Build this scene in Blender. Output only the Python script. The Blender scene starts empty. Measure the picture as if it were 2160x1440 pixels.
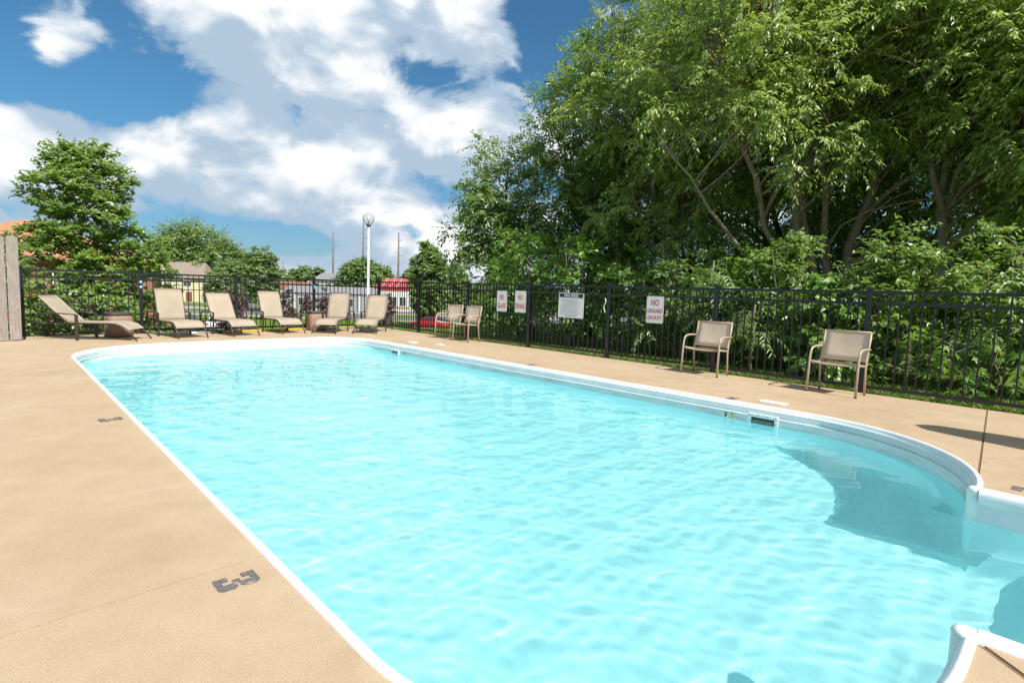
import bpy, bmesh, math, random
import numpy as np
from mathutils import Vector, Matrix

sc = bpy.context.scene
COL = sc.collection
R = math.radians
PI = math.pi

# ------------------------------------------------------------------ camera
CAM_H, PITCH, ROLL, FPX = 1.34563, 0.09312, 0.0308, 1154.72
FW = Vector((0, math.cos(PITCH), -math.sin(PITCH)))
UP0 = Vector((0, math.sin(PITCH), math.cos(PITCH)))
RT = Vector((1, 0, 0)) * math.cos(ROLL) + UP0 * math.sin(ROLL)
UPV = Vector((-1, 0, 0)) * math.sin(ROLL) + UP0 * math.cos(ROLL)
CAMP = Vector((0, 0, CAM_H))
cam = bpy.data.cameras.new('camera')
cam.sensor_width = 36.0
cam.lens = 36.0 * FPX / 2160.0
cam.clip_start, cam.clip_end = 0.05, 4000
co = bpy.data.objects.new('camera', cam)
COL.objects.link(co)
co.matrix_world = Matrix(((RT.x, UPV.x, -FW.x, 0), (RT.y, UPV.y, -FW.y, 0), (RT.z, UPV.z, -FW.z, CAM_H), (0, 0, 0, 1)))
sc.camera = co

# pool frame: u runs along the right fence towards the camera, v along the back fence to the left
A = 0.76374
DR = Vector((math.sin(A), -math.cos(A), 0))
DL = Vector((-math.cos(A), -math.sin(A), 0))
CORNER = Vector((-4.43615, 18.09726, 0))
def W(u, v, z=0.0):
    return CORNER + DR * u + DL * v + Vector((0, 0, z))
ANG_U = math.atan2(DR.y, DR.x)
ANG_V = math.atan2(DL.y, DL.x)
def UV(p):
    d = Vector((p[0], p[1], 0)) - CORNER
    return d.dot(DR), d.dot(DL)
def ray(px, py):
    return FW + RT * ((px - 1080) / FPX) + UPV * ((720 - py) / FPX)
def at(px, py, Y):                       # the point at distance Y that a place in the photo looks towards
    d = ray(px, py)
    return CAMP + d * (Y / d.y)
def on_z(px, py, z):
    d = ray(px, py)
    return CAMP + d * ((z - CAM_H) / d.z)

# ------------------------------------------------------------------ light
SUN_EL = R(47)
sh = (DR * math.cos(R(5)) + DL * math.sin(R(5))).normalized()
SUN = Vector((sh.x * math.cos(SUN_EL), sh.y * math.cos(SUN_EL), math.sin(SUN_EL)))
sl = bpy.data.lights.new('sun', 'SUN')
sl.energy, sl.angle, sl.color = 5.0, R(0.53), (1.0, 0.95, 0.87)
so = bpy.data.objects.new('sun', sl)
COL.objects.link(so)
so.rotation_euler = (-SUN).to_track_quat('-Z', 'Y').to_euler()
so.location = SUN * 60
sl.cycles.is_caustics_light = True

# ------------------------------------------------------------------ sky with cumulus
world = bpy.data.worlds.new('World')
sc.world = world
world.use_nodes = True
wt = world.node_tree
wn, wl = wt.nodes, wt.links
wn.clear()
def M(t, op, a, b=None, c=None, clamp=False):
    n = t.nodes.new('ShaderNodeMath'); n.operation = op; n.use_clamp = clamp
    for i, x in enumerate((a, b, c)):
        if x is None: continue
        if isinstance(x, (int, float)): n.inputs[i].default_value = x
        else: t.links.new(x, n.inputs[i])
    return n.outputs[0]
def VM(t, op, a, b=None):
    n = t.nodes.new('ShaderNodeVectorMath'); n.operation = op
    for i, x in enumerate((a, b)):
        if x is None: continue
        if isinstance(x, (tuple, list, Vector)): n.inputs[i].default_value = tuple(x)
        else: t.links.new(x, n.inputs[i])
    return n
def mixrgb(t, fac, a, b, mode='MIX'):
    n = t.nodes.new('ShaderNodeMix'); n.data_type = 'RGBA'; n.blend_type = mode
    for s, x in ((n.inputs[0], fac), (n.inputs[6], a), (n.inputs[7], b)):
        if isinstance(x, (int, float)): s.default_value = x
        elif isinstance(x, (tuple, list)): s.default_value = tuple(x) + ((1,) if len(x) == 3 else ())
        else: t.links.new(x, s)
    return n.outputs[2]
def smooth(t, x, lo, hi):
    n = t.nodes.new('ShaderNodeMapRange'); n.interpolation_type = 'SMOOTHSTEP'
    t.links.new(x, n.inputs[0]); n.inputs[1].default_value = lo; n.inputs[2].default_value = hi
    return n.outputs[0]
# cloud masses: direction (as seen), half sizes in px, weight
BLOBS = [(700, 40, 430, 105, .62), (560, -60, 420, 150, .5), (690, 165, 300, 70, .40), (1010, 105, 90, 60, .28), (145, 98, 78, 48, 1.75),
         (130, 285, 260, 80, .56), (430, 300, 150, 70, .40), (880, 270, 240, 95, .58), (540, 330, 260, 115, .52),
         (700, 350, 200, 80, .42), (300, 420, 330, 75, .46), (650, 420, 300, 55, .45), (60, 400, 150, 70, .34),
         (790, 530, 120, 52, .60), (650, 550, 90, 34, .52), (910, 535, 90, 40, .45), (1010, 380, 130, 130, .35),
         (240, 190, 160, 50, -.62), (60, 178, 150, 26, -.50), (30, 20, 60, 50, -.30), (925, 165, 120, 34, -.45), (340, 175, 110, 36, -.38), (1150, 70, 90, 110, -.60),
         (560, 505, 200, 34, -.62), (330, 470, 80, 60, -.3), (235, 20, 45, 110, -.40), (640, 230, 45, 26, -.10), (900, 480, 90, 24, -.38)]
def density_group(name, detail, billow, blobs):
    grp = bpy.data.node_groups.new(name, 'ShaderNodeTree')
    grp.interface.new_socket('Dir', in_out='INPUT', socket_type='NodeSocketVector')
    grp.interface.new_socket('Density', in_out='OUTPUT', socket_type='NodeSocketFloat')
    gi = grp.nodes.new('NodeGroupInput'); go = grp.nodes.new('NodeGroupOutput')
    sep = grp.nodes.new('ShaderNodeSeparateXYZ'); grp.links.new(gi.outputs[0], sep.inputs[0])
    az = M(grp, 'ARCTAN2', sep.outputs[0], sep.outputs[1])
    el = M(grp, 'ARCSINE', sep.outputs[2])
    cmb = VM(grp, 'MULTIPLY', gi.outputs[0], (1.0, 1.0, 1.55))
    n1 = grp.nodes.new('ShaderNodeTexNoise'); n1.inputs['Scale'].default_value = 6.4; n1.inputs['Detail'].default_value = detail
    n1.inputs['Roughness'].default_value = 0.57; n1.inputs['Distortion'].default_value = 0.35
    grp.links.new(cmb.outputs[0], n1.inputs['Vector'])
    acc = M(grp, 'MULTIPLY', M(grp, 'SUBTRACT', n1.outputs[0], 0.43), 2.7)
    if billow:
        n2 = grp.nodes.new('ShaderNodeTexVoronoi'); n2.feature = 'F1'; n2.inputs['Scale'].default_value = 13.0
        grp.links.new(VM(grp, 'ADD', cmb.outputs[0], VM(grp, 'MULTIPLY', n1.outputs['Color'], (.25, .25, .25)).outputs[0]).outputs[0], n2.inputs['Vector'])
        acc = M(grp, 'ADD', acc, M(grp, 'MULTIPLY', M(grp, 'SUBTRACT', 0.42, n2.outputs['Distance']), 0.34))
    for px, py, rx, ry, wgt in blobs:
        d = ray(px, py).normalized()
        a0, e0 = math.atan2(d.x, d.y), math.asin(d.z)
        sa, se = rx / FPX * 0.86, ry / FPX * 0.86
        x = M(grp, 'MULTIPLY_ADD', az, 1 / sa, -a0 / sa)
        y = M(grp, 'MULTIPLY_ADD', el, 1 / se, -e0 / se)
        r2 = M(grp, 'MULTIPLY_ADD', x, x, M(grp, 'MULTIPLY', y, y))
        acc = M(grp, 'MULTIPLY_ADD', M(grp, 'POWER', 0.472, r2), wgt * (0.56 if wgt > 0 else 1.25), acc)
    grp.links.new(acc, go.inputs[0])
    return grp
GRP_FULL = density_group('cloud_density', 7, True, BLOBS)
GRP_SOFT = density_group('cloud_density_soft', 2, False, [b_ for b_ in BLOBS if b_[4] > .39])

tc = wn.new('ShaderNodeTexCoord')
sky = wn.new('ShaderNodeTexSky')
sky.sky_type = 'NISHITA'; sky.sun_disc = False
sky.sun_elevation = SUN_EL; sky.sun_rotation = math.atan2(SUN.x, SUN.y)
sky.altitude = 200; sky.air_density = 1.0; sky.dust_density = 0.4; sky.ozone_density = 2.2
def density(vec, g_):
    n = wn.new('ShaderNodeGroup'); n.node_tree = g_; wl.new(vec, n.inputs[0]); return n.outputs[0]
d0 = density(tc.outputs['Generated'], GRP_FULL)
d1 = density(VM(wt, 'ADD', tc.outputs['Generated'], SUN * 0.03 + Vector((0, 0, 0.045))).outputs[0], GRP_SOFT)
cover = smooth(wt, d0, 0.04, 0.40)
litf = smooth(wt, M(wt, 'SUBTRACT', d0, M(wt, 'MULTIPLY', d1, 1.0)), -0.30, 0.46)
ccol = mixrgb(wt, litf, (2.35, 3.05, 3.8), (5.5, 5.55, 5.6))
elev = wn.new('ShaderNodeSeparateXYZ'); wl.new(tc.outputs['Generated'], elev.inputs[0])
blue = mixrgb(wt, 1.0, sky.outputs[0], mixrgb(wt, smooth(wt, elev.outputs[2], 0.0, 0.30), (0.23, 0.335, 0.43), (0.27, 0.50, 0.575)), 'MULTIPLY')
final = mixrgb(wt, cover, blue, ccol)
bg = wn.new('ShaderNodeBackground'); bg.inputs[1].default_value = 0.15
wl.new(final, bg.inputs[0])
wo = wn.new('ShaderNodeOutputWorld'); wl.new(bg.outputs[0], wo.inputs[0])
world.cycles.sampling_method = 'MANUAL'; world.cycles.sample_map_resolution = 512

# ------------------------------------------------------------------ exposure and render options
sc.view_settings.view_transform = 'Standard'
sc.view_settings.look = 'None'
sc.view_settings.exposure = 0.35
sc.view_settings.gamma = 1.0
sc.view_settings.use_curve_mapping = False
sc.render.engine = 'CYCLES'
cy = sc.cycles
cy.use_denoising = True
cy.denoiser = 'OPENIMAGEDENOISE'
cy.max_bounces, cy.diffuse_bounces, cy.glossy_bounces, cy.transmission_bounces, cy.transparent_max_bounces = 16, 8, 8, 8, 12
cy.caustics_reflective = True
cy.caustics_refractive = True
cy.sample_clamp_indirect = 6.0
cy.use_adaptive_sampling = True
cy.adaptive_threshold = 0.015

# ------------------------------------------------------------------ helpers: things
def tag(o, label, cat, group=None):
    o['label'] = label; o['category'] = cat
    if group: o['group'] = group
    return o
def empty(name, loc=(0, 0, 0), rz=0.0):
    o = bpy.data.objects.new(name, None); COL.objects.link(o)
    o.empty_display_size = 0.1
    o.location = loc; o.rotation_euler = (0, 0, rz)
    return o
def thing(name, label, cat, loc=(0, 0, 0), rz=0.0, group=None):
    return tag(empty(name, loc, rz), label, cat, group)
def copy_tree(o, parent=None):
    c = o.copy(); COL.objects.link(c); c.parent = parent
    for ch in [x for x in KIDS.get(o.name, [])]:
        k = copy_tree(ch, c)
        KIDS.setdefault(c.name, []).append(k)
    return c
KIDS = {}
def link(name, me, parent=None, mat=None, loc=None, rz=None):
    o = bpy.data.objects.new(name, me); COL.objects.link(o)
    if mat is not None and not me.materials: me.materials.append(mat)
    if parent is not None:
        o.parent = parent; KIDS.setdefault(parent.name, []).append(o)
    if loc is not None: o.location = loc
    if rz is not None: o.rotation_euler = (0, 0, rz)
    return o
def structure(o):
    o['kind'] = 'structure'; return o

class MB:
    """collects pieces of one mesh"""
    def __init__(s): s.v, s.f, s.sm = [], [], []
    def add(s, vs, fs, smooth=False):
        b = len(s.v); s.v += [tuple(x) for x in vs]
        s.f += [tuple(b + i for i in f) for f in fs]; s.sm += [smooth] * len(fs); return s
    def box(s, c, d, rot=None, taper=1.0):
        hx, hy, hz = d[0] / 2, d[1] / 2, d[2] / 2
        vs = []
        for z in (-1, 1):
            k = taper if z > 0 else 1
            for x, y in ((-1, -1), (1, -1), (1, 1), (-1, 1)): vs.append(Vector((x * hx * k, y * hy * k, z * hz)))
        if rot is not None: vs = [rot @ q for q in vs]
        return s.add([q + Vector(c) for q in vs], [(3, 2, 1, 0), (4, 5, 6, 7), (0, 1, 5, 4), (1, 2, 6, 5), (2, 3, 7, 6), (3, 0, 4, 7)])
    def bbox(s, c, d, b=0.006, rot=None):      # box with chamfered vertical and top edges
        hx, hy, hz = d[0] / 2, d[1] / 2, d[2] / 2
        ring = [(-hx + b, -hy), (hx - b, -hy), (hx, -hy + b), (hx, hy - b), (hx - b, hy), (-hx + b, hy), (-hx, hy - b), (-hx, -hy + b)]
        vs = []
        for k, z in ((1, -hz), (1, hz - b), (0, hz)):
            for x, y in ring:
                m = 1 if k else 1 - b / max(hx, hy)
                vs.append(Vector((x * (m if not k else 1), y * (m if not k else 1), z)))
        if rot is not None: vs = [rot @ q for q in vs]
        fs = [tuple(reversed(range(8))), tuple(range(16, 24))]
        for r in (0, 8):
            for i in range(8): fs.append((r + i, r + (i + 1) % 8, r + 8 + (i + 1) % 8, r + 8 + i))
        return s.add([q + Vector(c) for q in vs], fs)
    def tube(s, pts, rad, n=8, flat=None, cap=True):
        pts = [Vector(p) for p in pts]; m = len(pts)
        rads = rad if isinstance(rad, (list, tuple)) else [rad] * m
        ref = None; vs = []
        for i, p in enumerate(pts):
            t = (pts[min(i + 1, m - 1)] - pts[max(i - 1, 0)])
            t = t.normalized() if t.length > 1e-9 else Vector((0, 0, 1))
            if ref is None:
                ref = Vector((0, 0, 1)) if abs(t.z) < .9 else Vector((1, 0, 0))
                ref = (ref - t * ref.dot(t)).normalized()
            else:
                q = ref - t * ref.dot(t)
                ref = q.normalized() if q.length > 1e-6 else ref
            b = t.cross(ref)
            for k in range(n):
                a = 2 * PI * k / n
                vs.append(p + (ref * math.cos(a) * (flat or 1) + b * math.sin(a)) * rads[i])
        fs = []
        for i in range(m - 1):
            for k in range(n): fs.append((i * n + k, i * n + (k + 1) % n, (i + 1) * n + (k + 1) % n, (i + 1) * n + k))
        s.add(vs, fs, True)
        if cap:
            b = len(s.v) - len(vs)
            s.f += [tuple(b + i for i in reversed(range(n))), tuple(b + (m - 1) * n + i for i in range(n))]; s.sm += [False, False]
        return s
    def lathe(s, prof, n=24, c=(0, 0, 0), power=2.0):
        vs = []
        for r, z in prof:
            for k in range(n):
                a = 2 * PI * k / n
                x, y = math.cos(a), math.sin(a)
                if power != 2.0:
                    q = (abs(x) ** power + abs(y) ** power) ** (-1 / power); x, y = x * q, y * q
                vs.append((c[0] + r * x, c[1] + r * y, c[2] + z))
        fs = []
        for i in range(len(prof) - 1):
            for k in range(n): fs.append((i * n + k, i * n + (k + 1) % n, (i + 1) * n + (k + 1) % n, (i + 1) * n + k))
        s.add(vs, fs, True)
        b = len(s.v) - len(vs)
        if prof[0][0] > 1e-6: s.f.append(tuple(b + i for i in reversed(range(n)))); s.sm.append(False)
        if prof[-1][0] > 1e-6: s.f.append(tuple(b + (len(prof) - 1) * n + i for i in range(n))); s.sm.append(False)
        return s
    def prism(s, poly, z0, z1):
        n = len(poly)
        vs = [(x, y, z0) for x, y in poly] + [(x, y, z1) for x, y in poly]
        fs = [tuple(reversed(range(n))), tuple(range(n, 2 * n))] + [(i, (i + 1) % n, n + (i + 1) % n, n + i) for i in range(n)]
        return s.add(vs, fs)
    def mesh(s, name):
        me = bpy.data.meshes.new(name)
        me.from_pydata(s.v, [], s.f)
        me.polygons.foreach_set('use_smooth', s.sm)
        me.update(); return me
    def build(s, name, mat, parent=None, loc=None, rz=None):
        return link(name, s.mesh(name), parent, mat, loc, rz)

# ------------------------------------------------------------------ helpers: materials
def newmat(name):
    m = bpy.data.materials.new(name); m.use_nodes = True
    t = m.node_tree; b = t.nodes['Principled BSDF']
    return m, t, b
def tex(t, kind, scale, detail=4, rough=.55, coord='Object', vec=None, **kw):
    n = t.nodes.new('ShaderNodeTex' + kind)
    n.inputs['Scale'].default_value = scale
    if 'Detail' in n.inputs: n.inputs['Detail'].default_value = detail
    if 'Roughness' in n.inputs: n.inputs['Roughness'].default_value = rough
    if vec is None:
        c = t.nodes.new('ShaderNodeTexCoord'); vec = c.outputs[coord]
    t.links.new(vec, n.inputs['Vector']); return n
def ramp(t, x, stops):
    n = t.nodes.new('ShaderNodeValToRGB')
    e = n.color_ramp.elements
    while len(e) < len(stops): e.new(0.5)
    for i, (p, c) in enumerate(stops):
        e[i].position = p; e[i].color = tuple(c) + ((1,) if len(c) == 3 else ())
    t.links.new(x, n.inputs[0]); return n.outputs[0]
def bump(t, b, h, strength, dist):
    n = t.nodes.new('ShaderNodeBump'); n.inputs['Strength'].default_value = strength; n.inputs['Distance'].default_value = dist
    t.links.new(h, n.inputs['Height']); t.links.new(n.outputs[0], b.inputs['Normal'])
def simple(name, c, rough=.5, metal=0.0, var=.12, scale=6.0, spec=.5, bmp=0.0, coord='Object'):
    m, t, b = newmat(name)
    n = tex(t, 'Noise', scale, 5, .6, coord)
    lo = tuple(x * (1 - var) for x in c); hi = tuple(min(1, x * (1 + var)) for x in c)
    t.links.new(ramp(t, n.outputs[0], [(.3, lo), (.7, hi)]), b.inputs['Base Color'])
    b.inputs['Roughness'].default_value = rough; b.inputs['Metallic'].default_value = metal
    b.inputs['Specular IOR Level'].default_value = spec
    if bmp: bump(t, b, n.outputs[0], bmp, .01)
    return m
MAT = {}
def deck_material():
    m, t, b = newmat('deck_concrete')
    tcn = t.nodes.new('ShaderNodeTexCoord'); g = tcn.outputs['Object']
    big = tex(t, 'Noise', .55, 4, .6, vec=g); mid = tex(t, 'Noise', 3.2, 5, .65, vec=g)
    fine = tex(t, 'Noise', 150, 3, .7, vec=g); grain = tex(t, 'Voronoi', 210, 0, vec=g)
    base = ramp(t, big.outputs[0], [(.30, (.46, .338, .205)), (.52, (.53, .40, .252)), (.74, (.59, .458, .30))])
    c1 = mixrgb(t, .30, base, ramp(t, mid.outputs[0], [(.32, (.46, .315, .18)), (.68, (.66, .50, .33))]))
    c2 = mixrgb(t, .55, c1, mixrgb(t, 1.0, c1, ramp(t, fine.outputs[0], [(.28, (.52, .49, .46)), (.5, (1, 1, 1)), (.72, (1.28, 1.28, 1.28))]), 'MULTIPLY'))
    spk = ramp(t, grain.outputs['Distance'], [(.0, (.62, .58, .55)), (.22, (1, 1, 1))])
    c3 = mixrgb(t, .5, c2, mixrgb(t, 1.0, c2, spk, 'MULTIPLY'))
    st = tex(t, 'Noise', 1.1, 7, .72, vec=g); st.inputs['Distortion'].default_value = 1.2
    c4 = mixrgb(t, M(t, 'MULTIPLY', smooth(t, st.outputs[0], .60, .70), .28), c3, (.40, .29, .19))
    ck = t.nodes.new('ShaderNodeTexVoronoi'); ck.feature = 'DISTANCE_TO_EDGE'; ck.inputs['Scale'].default_value = .30
    wob = tex(t, 'Noise', 2.4, 6, .7, vec=g)
    t.links.new(VM(t, 'ADD', g, VM(t, 'MULTIPLY', wob.outputs['Color'], (.9, .9, .9)).outputs[0]).outputs[0], ck.inputs['Vector'])
    crack = M(t, 'MULTIPLY', M(t, 'SUBTRACT', 1.0, smooth(t, ck.outputs['Distance'], .0, .0045)), smooth(t, tex(t, 'Noise', .5, 2, vec=g).outputs[0], .50, .60))
    c4 = mixrgb(t, M(t, 'MULTIPLY', crack, .55), c4, (.22, .15, .09))
    pale = tex(t, 'Noise', .9, 6, .7, vec=g); pale.inputs['Distortion'].default_value = .8
    c4 = mixrgb(t, M(t, 'MULTIPLY', smooth(t, pale.outputs[0], .52, .66), .20), c4, (.70, .57, .41))
    spots = tex(t, 'Noise', 14, 3, .6, vec=g)
    c4 = mixrgb(t, M(t, 'MULTIPLY', smooth(t, spots.outputs[0], .70, .76), .35), c4, (.33, .24, .16))
    c4 = mixrgb(t, 1.0, c4, (.89, .895, .92), 'MULTIPLY')
    t.links.new(c4, b.inputs['Base Color'])
    b.inputs['Roughness'].default_value = .86; b.inputs['Specular IOR Level'].default_value = .25
    hh = M(t, 'ADD', M(t, 'MULTIPLY', fine.outputs[0], .6), M(t, 'MULTIPLY', grain.outputs['Distance'], .5))
    bump(t, b, hh, .55, .004)
    return m
MAT['deck'] = deck_material()
MAT['deckbase'] = simple('joint_sand', (.20, .125, .07), .95, var=.3, scale=30)
def liner_material(name, stops):
    m, t, b = newmat(name)
    n = tex(t, 'Noise', 1.3, 5, .6)
    t.links.new(ramp(t, n.outputs[0], stops), b.inputs['Base Color'])
    b.inputs['Roughness'].default_value = .55; b.inputs['Specular IOR Level'].default_value = .2
    return m
MAT['liner'] = liner_material('pool_liner', [(.3, (.465, .80, .815)), (.7, (.495, .82, .835))])
def wall_material():
    m, t, b = newmat('pool_wall_panel')
    tcn = t.nodes.new('ShaderNodeTexCoord')
    mp = t.nodes.new('ShaderNodeMapping'); mp.inputs['Scale'].default_value = (1, 1, 7); t.links.new(tcn.outputs['Object'], mp.inputs[0])
    n = tex(t, 'Noise', 2.2, 6, .65, vec=mp.outputs[0])
    t.links.new(ramp(t, n.outputs[0], [(.32, (.50, .52, .47)), (.52, (.70, .73, .71)), (.7, (.80, .83, .83))]), b.inputs['Base Color'])
    b.inputs['Roughness'].default_value = .45
    return m
MAT['wall'] = wall_material()
MAT['coping'] = simple('coping_white', (.79, .81, .80), .42, var=.07, scale=4)
MAT['stepwhite'] = simple('step_acrylic', (.74, .79, .79), .3, var=.05, scale=3)
MAT['fence'] = simple('fence_black_powdercoat', (.012, .0135, .015), .38, var=.25, scale=12, spec=.5)
def sling_material(name='sling_fabric', k=1.0):
    m, t, b = newmat(name)
    tcn = t.nodes.new('ShaderNodeTexCoord')
    n = tex(t, 'Noise', 2.5, 5, .6, vec=tcn.outputs['Object'])
    wv_ = tex(t, 'Wave', 60, 0, .5, vec=tcn.outputs['Object']); wv_.inputs['Distortion'].default_value = .6
    c = ramp(t, n.outputs[0], [(.3, (.40 * k, .325 * k, .24 * k)), (.7, (.475 * k, .39 * k, .295 * k))])
    t.links.new(mixrgb(t, .16, c, mixrgb(t, 1.0, c, wv_.outputs['Color'], 'MULTIPLY')), b.inputs['Base Color'])
    b.inputs['Roughness'].default_value = .8; b.inputs['Specular IOR Level'].default_value = .2
    bump(t, b, wv_.outputs[1], .15, .002)
    b.inputs['Transmission Weight'].default_value = 0.0
    b.inputs['Subsurface Weight'].default_value = .0
    return m
MAT['sling'] = sling_material()
MAT['sling_pale'] = sling_material('sling_fabric_pale', 1.42)
MAT['bronze'] = simple('lounger_bronze', (.060, .048, .040), .42, metal=.35, var=.2, scale=10)
MAT['tanmetal'] = simple('chair_champagne', (.46, .36, .27), .45, metal=.1, var=.1, scale=10)
MAT['rubber'] = simple('rubber', (.03, .026, .024), .8)
MAT['white'] = simple('white_paint', (.78, .79, .79), .4, var=.05, scale=8)
MAT['signwhite'] = simple('sign_white', (.80, .80, .80), .35, var=.04, scale=5)
MAT['red'] = simple('sign_red', (.55, .045, .07), .5, var=.1)
MAT['black'] = simple('sign_black', (.018, .018, .02), .5)
MAT['greyprint'] = simple('print_grey', (.30, .31, .33), .6)
MAT['stencil'] = None
def stencil_material():
    m, t, b = newmat('stencil_paint')
    n = tex(t, 'Noise', 22, 5, .7); f = tex(t, 'Noise', 160, 2, .6)
    w_ = smooth(t, n.outputs[0], .53, .66)
    c = mixrgb(t, w_, (.135, .125, .130), (.44, .33, .22))
    t.links.new(mixrgb(t, .3, c, mixrgb(t, 1.0, c, ramp(t, f.outputs[0], [(.3, (.6, .6, .6)), (.7, (1.4, 1.4, 1.4))]), 'MULTIPLY')), b.inputs['Base Color'])
    b.inputs['Roughness'].default_value = .85
    return m
MAT['stencil'] = stencil_material()
MAT['yellow'] = simple('yellow_pole', (.72, .44, .05), .4)
MAT['aluminium'] = simple('aluminium', (.62, .63, .63), .35, metal=.6)
MAT['chrome'] = simple('chrome', (.55, .56, .57), .15, metal=1.0)
MAT['tub'] = simple('brown_tub', (.30, .185, .125), .65, var=.22, scale=14, bmp=.3)
MAT['tubdark'] = simple('brown_tub_rim', (.055, .042, .038), .6, var=.2)
MAT['dark'] = simple('dark_recess', (.07, .085, .078), .7)
def wood_material(name, c0, c1, sc_=(1.5, 1.5, .25)):
    m, t, b = newmat(name)
    tcn = t.nodes.new('ShaderNodeTexCoord')
    mp = t.nodes.new('ShaderNodeMapping'); mp.inputs['Scale'].default_value = sc_; t.links.new(tcn.outputs['Object'], mp.inputs[0])
    n = tex(t, 'Noise', 16, 8, .7, vec=mp.outputs[0]); n.inputs['Distortion'].default_value = .8
    n3 = tex(t, 'Noise', 1.6, 3, .6, vec=tcn.outputs['Object'])
    c = ramp(t, n.outputs[0], [(.3, c0), (.7, c1)])
    t.links.new(mixrgb(t, M(t, 'MULTIPLY', smooth(t, n3.outputs[0], .45, .65), .5), c, tuple(x * .62 for x in c1)), b.inputs['Base Color'])
    b.inputs['Roughness'].default_value = .85
    bump(t, b, n.outputs[0], .3, .006)
    return m
MAT['board'] = wood_material('weathered_board', (.20, .165, .14), (.37, .325, .285))
MAT['rust'] = simple('rusty_hinge', (.16, .06, .035), .7, var=.3)
MAT['pole'] = wood_material('utility_pole_wood', (.17, .11, .08), (.28, .20, .15), (.4, .4, .05))
def bark_material(name, c0, c1):
    m, t, b = newmat(name)
    tcn = t.nodes.new('ShaderNodeTexCoord')
    mp = t.nodes.new('ShaderNodeMapping'); mp.inputs['Scale'].default_value = (5, 5, 1.2); t.links.new(tcn.outputs['Object'], mp.inputs[0])
    n = tex(t, 'Noise', 5, 7, .7, vec=mp.outputs[0])
    t.links.new(ramp(t, n.outputs[0], [(.35, c0), (.65, c1)]), b.inputs['Base Color'])
    b.inputs['Roughness'].default_value = .9
    bump(t, b, n.outputs[0], .5, .02)
    return m
MAT['bark'] = bark_material('bark', (.13, .10, .07), (.31, .25, .18))
MAT['barkdark'] = bark_material('bark_dark', (.045, .034, .026), (.12, .095, .07))
def leaf_material(name, stops, trans=.38, tcol=(.30, .46, .05), gloss=.07, rough=.42):
    m = bpy.data.materials.new(name); m.use_nodes = True
    t = m.node_tree; t.nodes.clear()
    a = t.nodes.new('ShaderNodeAttribute'); a.attribute_name = 'tint'
    c = ramp(t, a.outputs['Fac'], stops)
    d = t.nodes.new('ShaderNodeBsdfDiffuse'); t.links.new(c, d.inputs['Color'])
    tr = t.nodes.new('ShaderNodeBsdfTranslucent'); t.links.new(mixrgb(t, .55, c, tcol), tr.inputs['Color'])
    gl = t.nodes.new('ShaderNodeBsdfGlossy'); gl.inputs['Roughness'].default_value = rough; gl.inputs['Color'].default_value = (.9, .95, .9, 1)
    m1 = t.nodes.new('ShaderNodeMixShader'); m1.inputs[0].default_value = trans
    t.links.new(d.outputs[0], m1.inputs[1]); t.links.new(tr.outputs[0], m1.inputs[2])
    m2 = t.nodes.new('ShaderNodeMixShader'); m2.inputs[0].default_value = gloss
    t.links.new(m1.outputs[0], m2.inputs[1]); t.links.new(gl.outputs[0], m2.inputs[2])
    o = t.nodes.new('ShaderNodeOutputMaterial'); t.links.new(m2.outputs[0], o.inputs[0])
    return m
MAT['leaf_cherry'] = leaf_material('cherry_leaf', [(.0, (.18, .28, .05)), (.5, (.32, .44, .085)), (.85, (.43, .53, .12)), (1, (.47, .43, .13))], .58, tcol=(.42, .52, .07))
MAT['leaf_dark'] = leaf_material('dark_leaf', [(.0, (.13, .22, .05)), (.6, (.23, .345, .075)), (1, (.33, .44, .10))], .56)
MAT['leaf_shrub'] = leaf_material('shrub_leaf', [(.0, (.085, .19, .03)), (.5, (.15, .30, .045)), (1, (.26, .41, .065))], .42)
MAT['leaf_maple'] = leaf_material('maple_leaf', [(.0, (.070, .175, .022)), (.5, (.14, .29, .032)), (1, (.24, .40, .05))], .45, gloss=.05)
MAT['leaf_oak'] = leaf_material('oak_leaf', [(.0, (.13, .225, .035)), (.5, (.23, .345, .055)), (1, (.36, .47, .09))], .55)
MAT['leaf_far'] = leaf_material('far_leaf', [(.0, (.11, .18, .04)), (.5, (.18, .27, .06)), (1, (.30, .38, .10))], .45)
MAT['leaf_plum'] = leaf_material('plum_leaf', [(.0, (.11, .06, .065)), (.5, (.19, .11, .11)), (1, (.28, .19, .17))], .3, tcol=(.2, .06, .06))
MAT['grassblade'] = leaf_material('grass_blade', [(.0, (.11, .19, .03)), (.5, (.21, .32, .05)), (1, (.36, .43, .10))], .40)
def ground_material():
    m, t, b = newmat('lawn')
    tcn = t.nodes.new('ShaderNodeTexCoord')
    n = tex(t, 'Noise', .12, 6, .65, vec=tcn.outputs['Object']); f = tex(t, 'Noise', 9, 5, .7, vec=tcn.outputs['Object'])
    c = ramp(t, n.outputs[0], [(.3, (.095, .165, .026)), (.6, (.15, .225, .038)), (.8, (.21, .25, .06))])
    t.links.new(mixrgb(t, .5, c, mixrgb(t, 1.0, c, ramp(t, f.outputs[0], [(.3, (.45, .45, .45)), (.7, (1.3, 1.3, 1.3))]), 'MULTIPLY')), b.inputs['Base Color'])
    b.inputs['Roughness'].default_value = .95; b.inputs['Specular IOR Level'].default_value = .1
    bump(t, b, f.outputs[0], .8, .05)
    return m
MAT['ground'] = ground_material()
MAT['asphalt'] = simple('asphalt', (.17, .155, .145), .9, var=.18, scale=1.5)
MAT['kerb'] = simple('kerb_concrete', (.52, .48, .43), .85, var=.12, scale=2)

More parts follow.
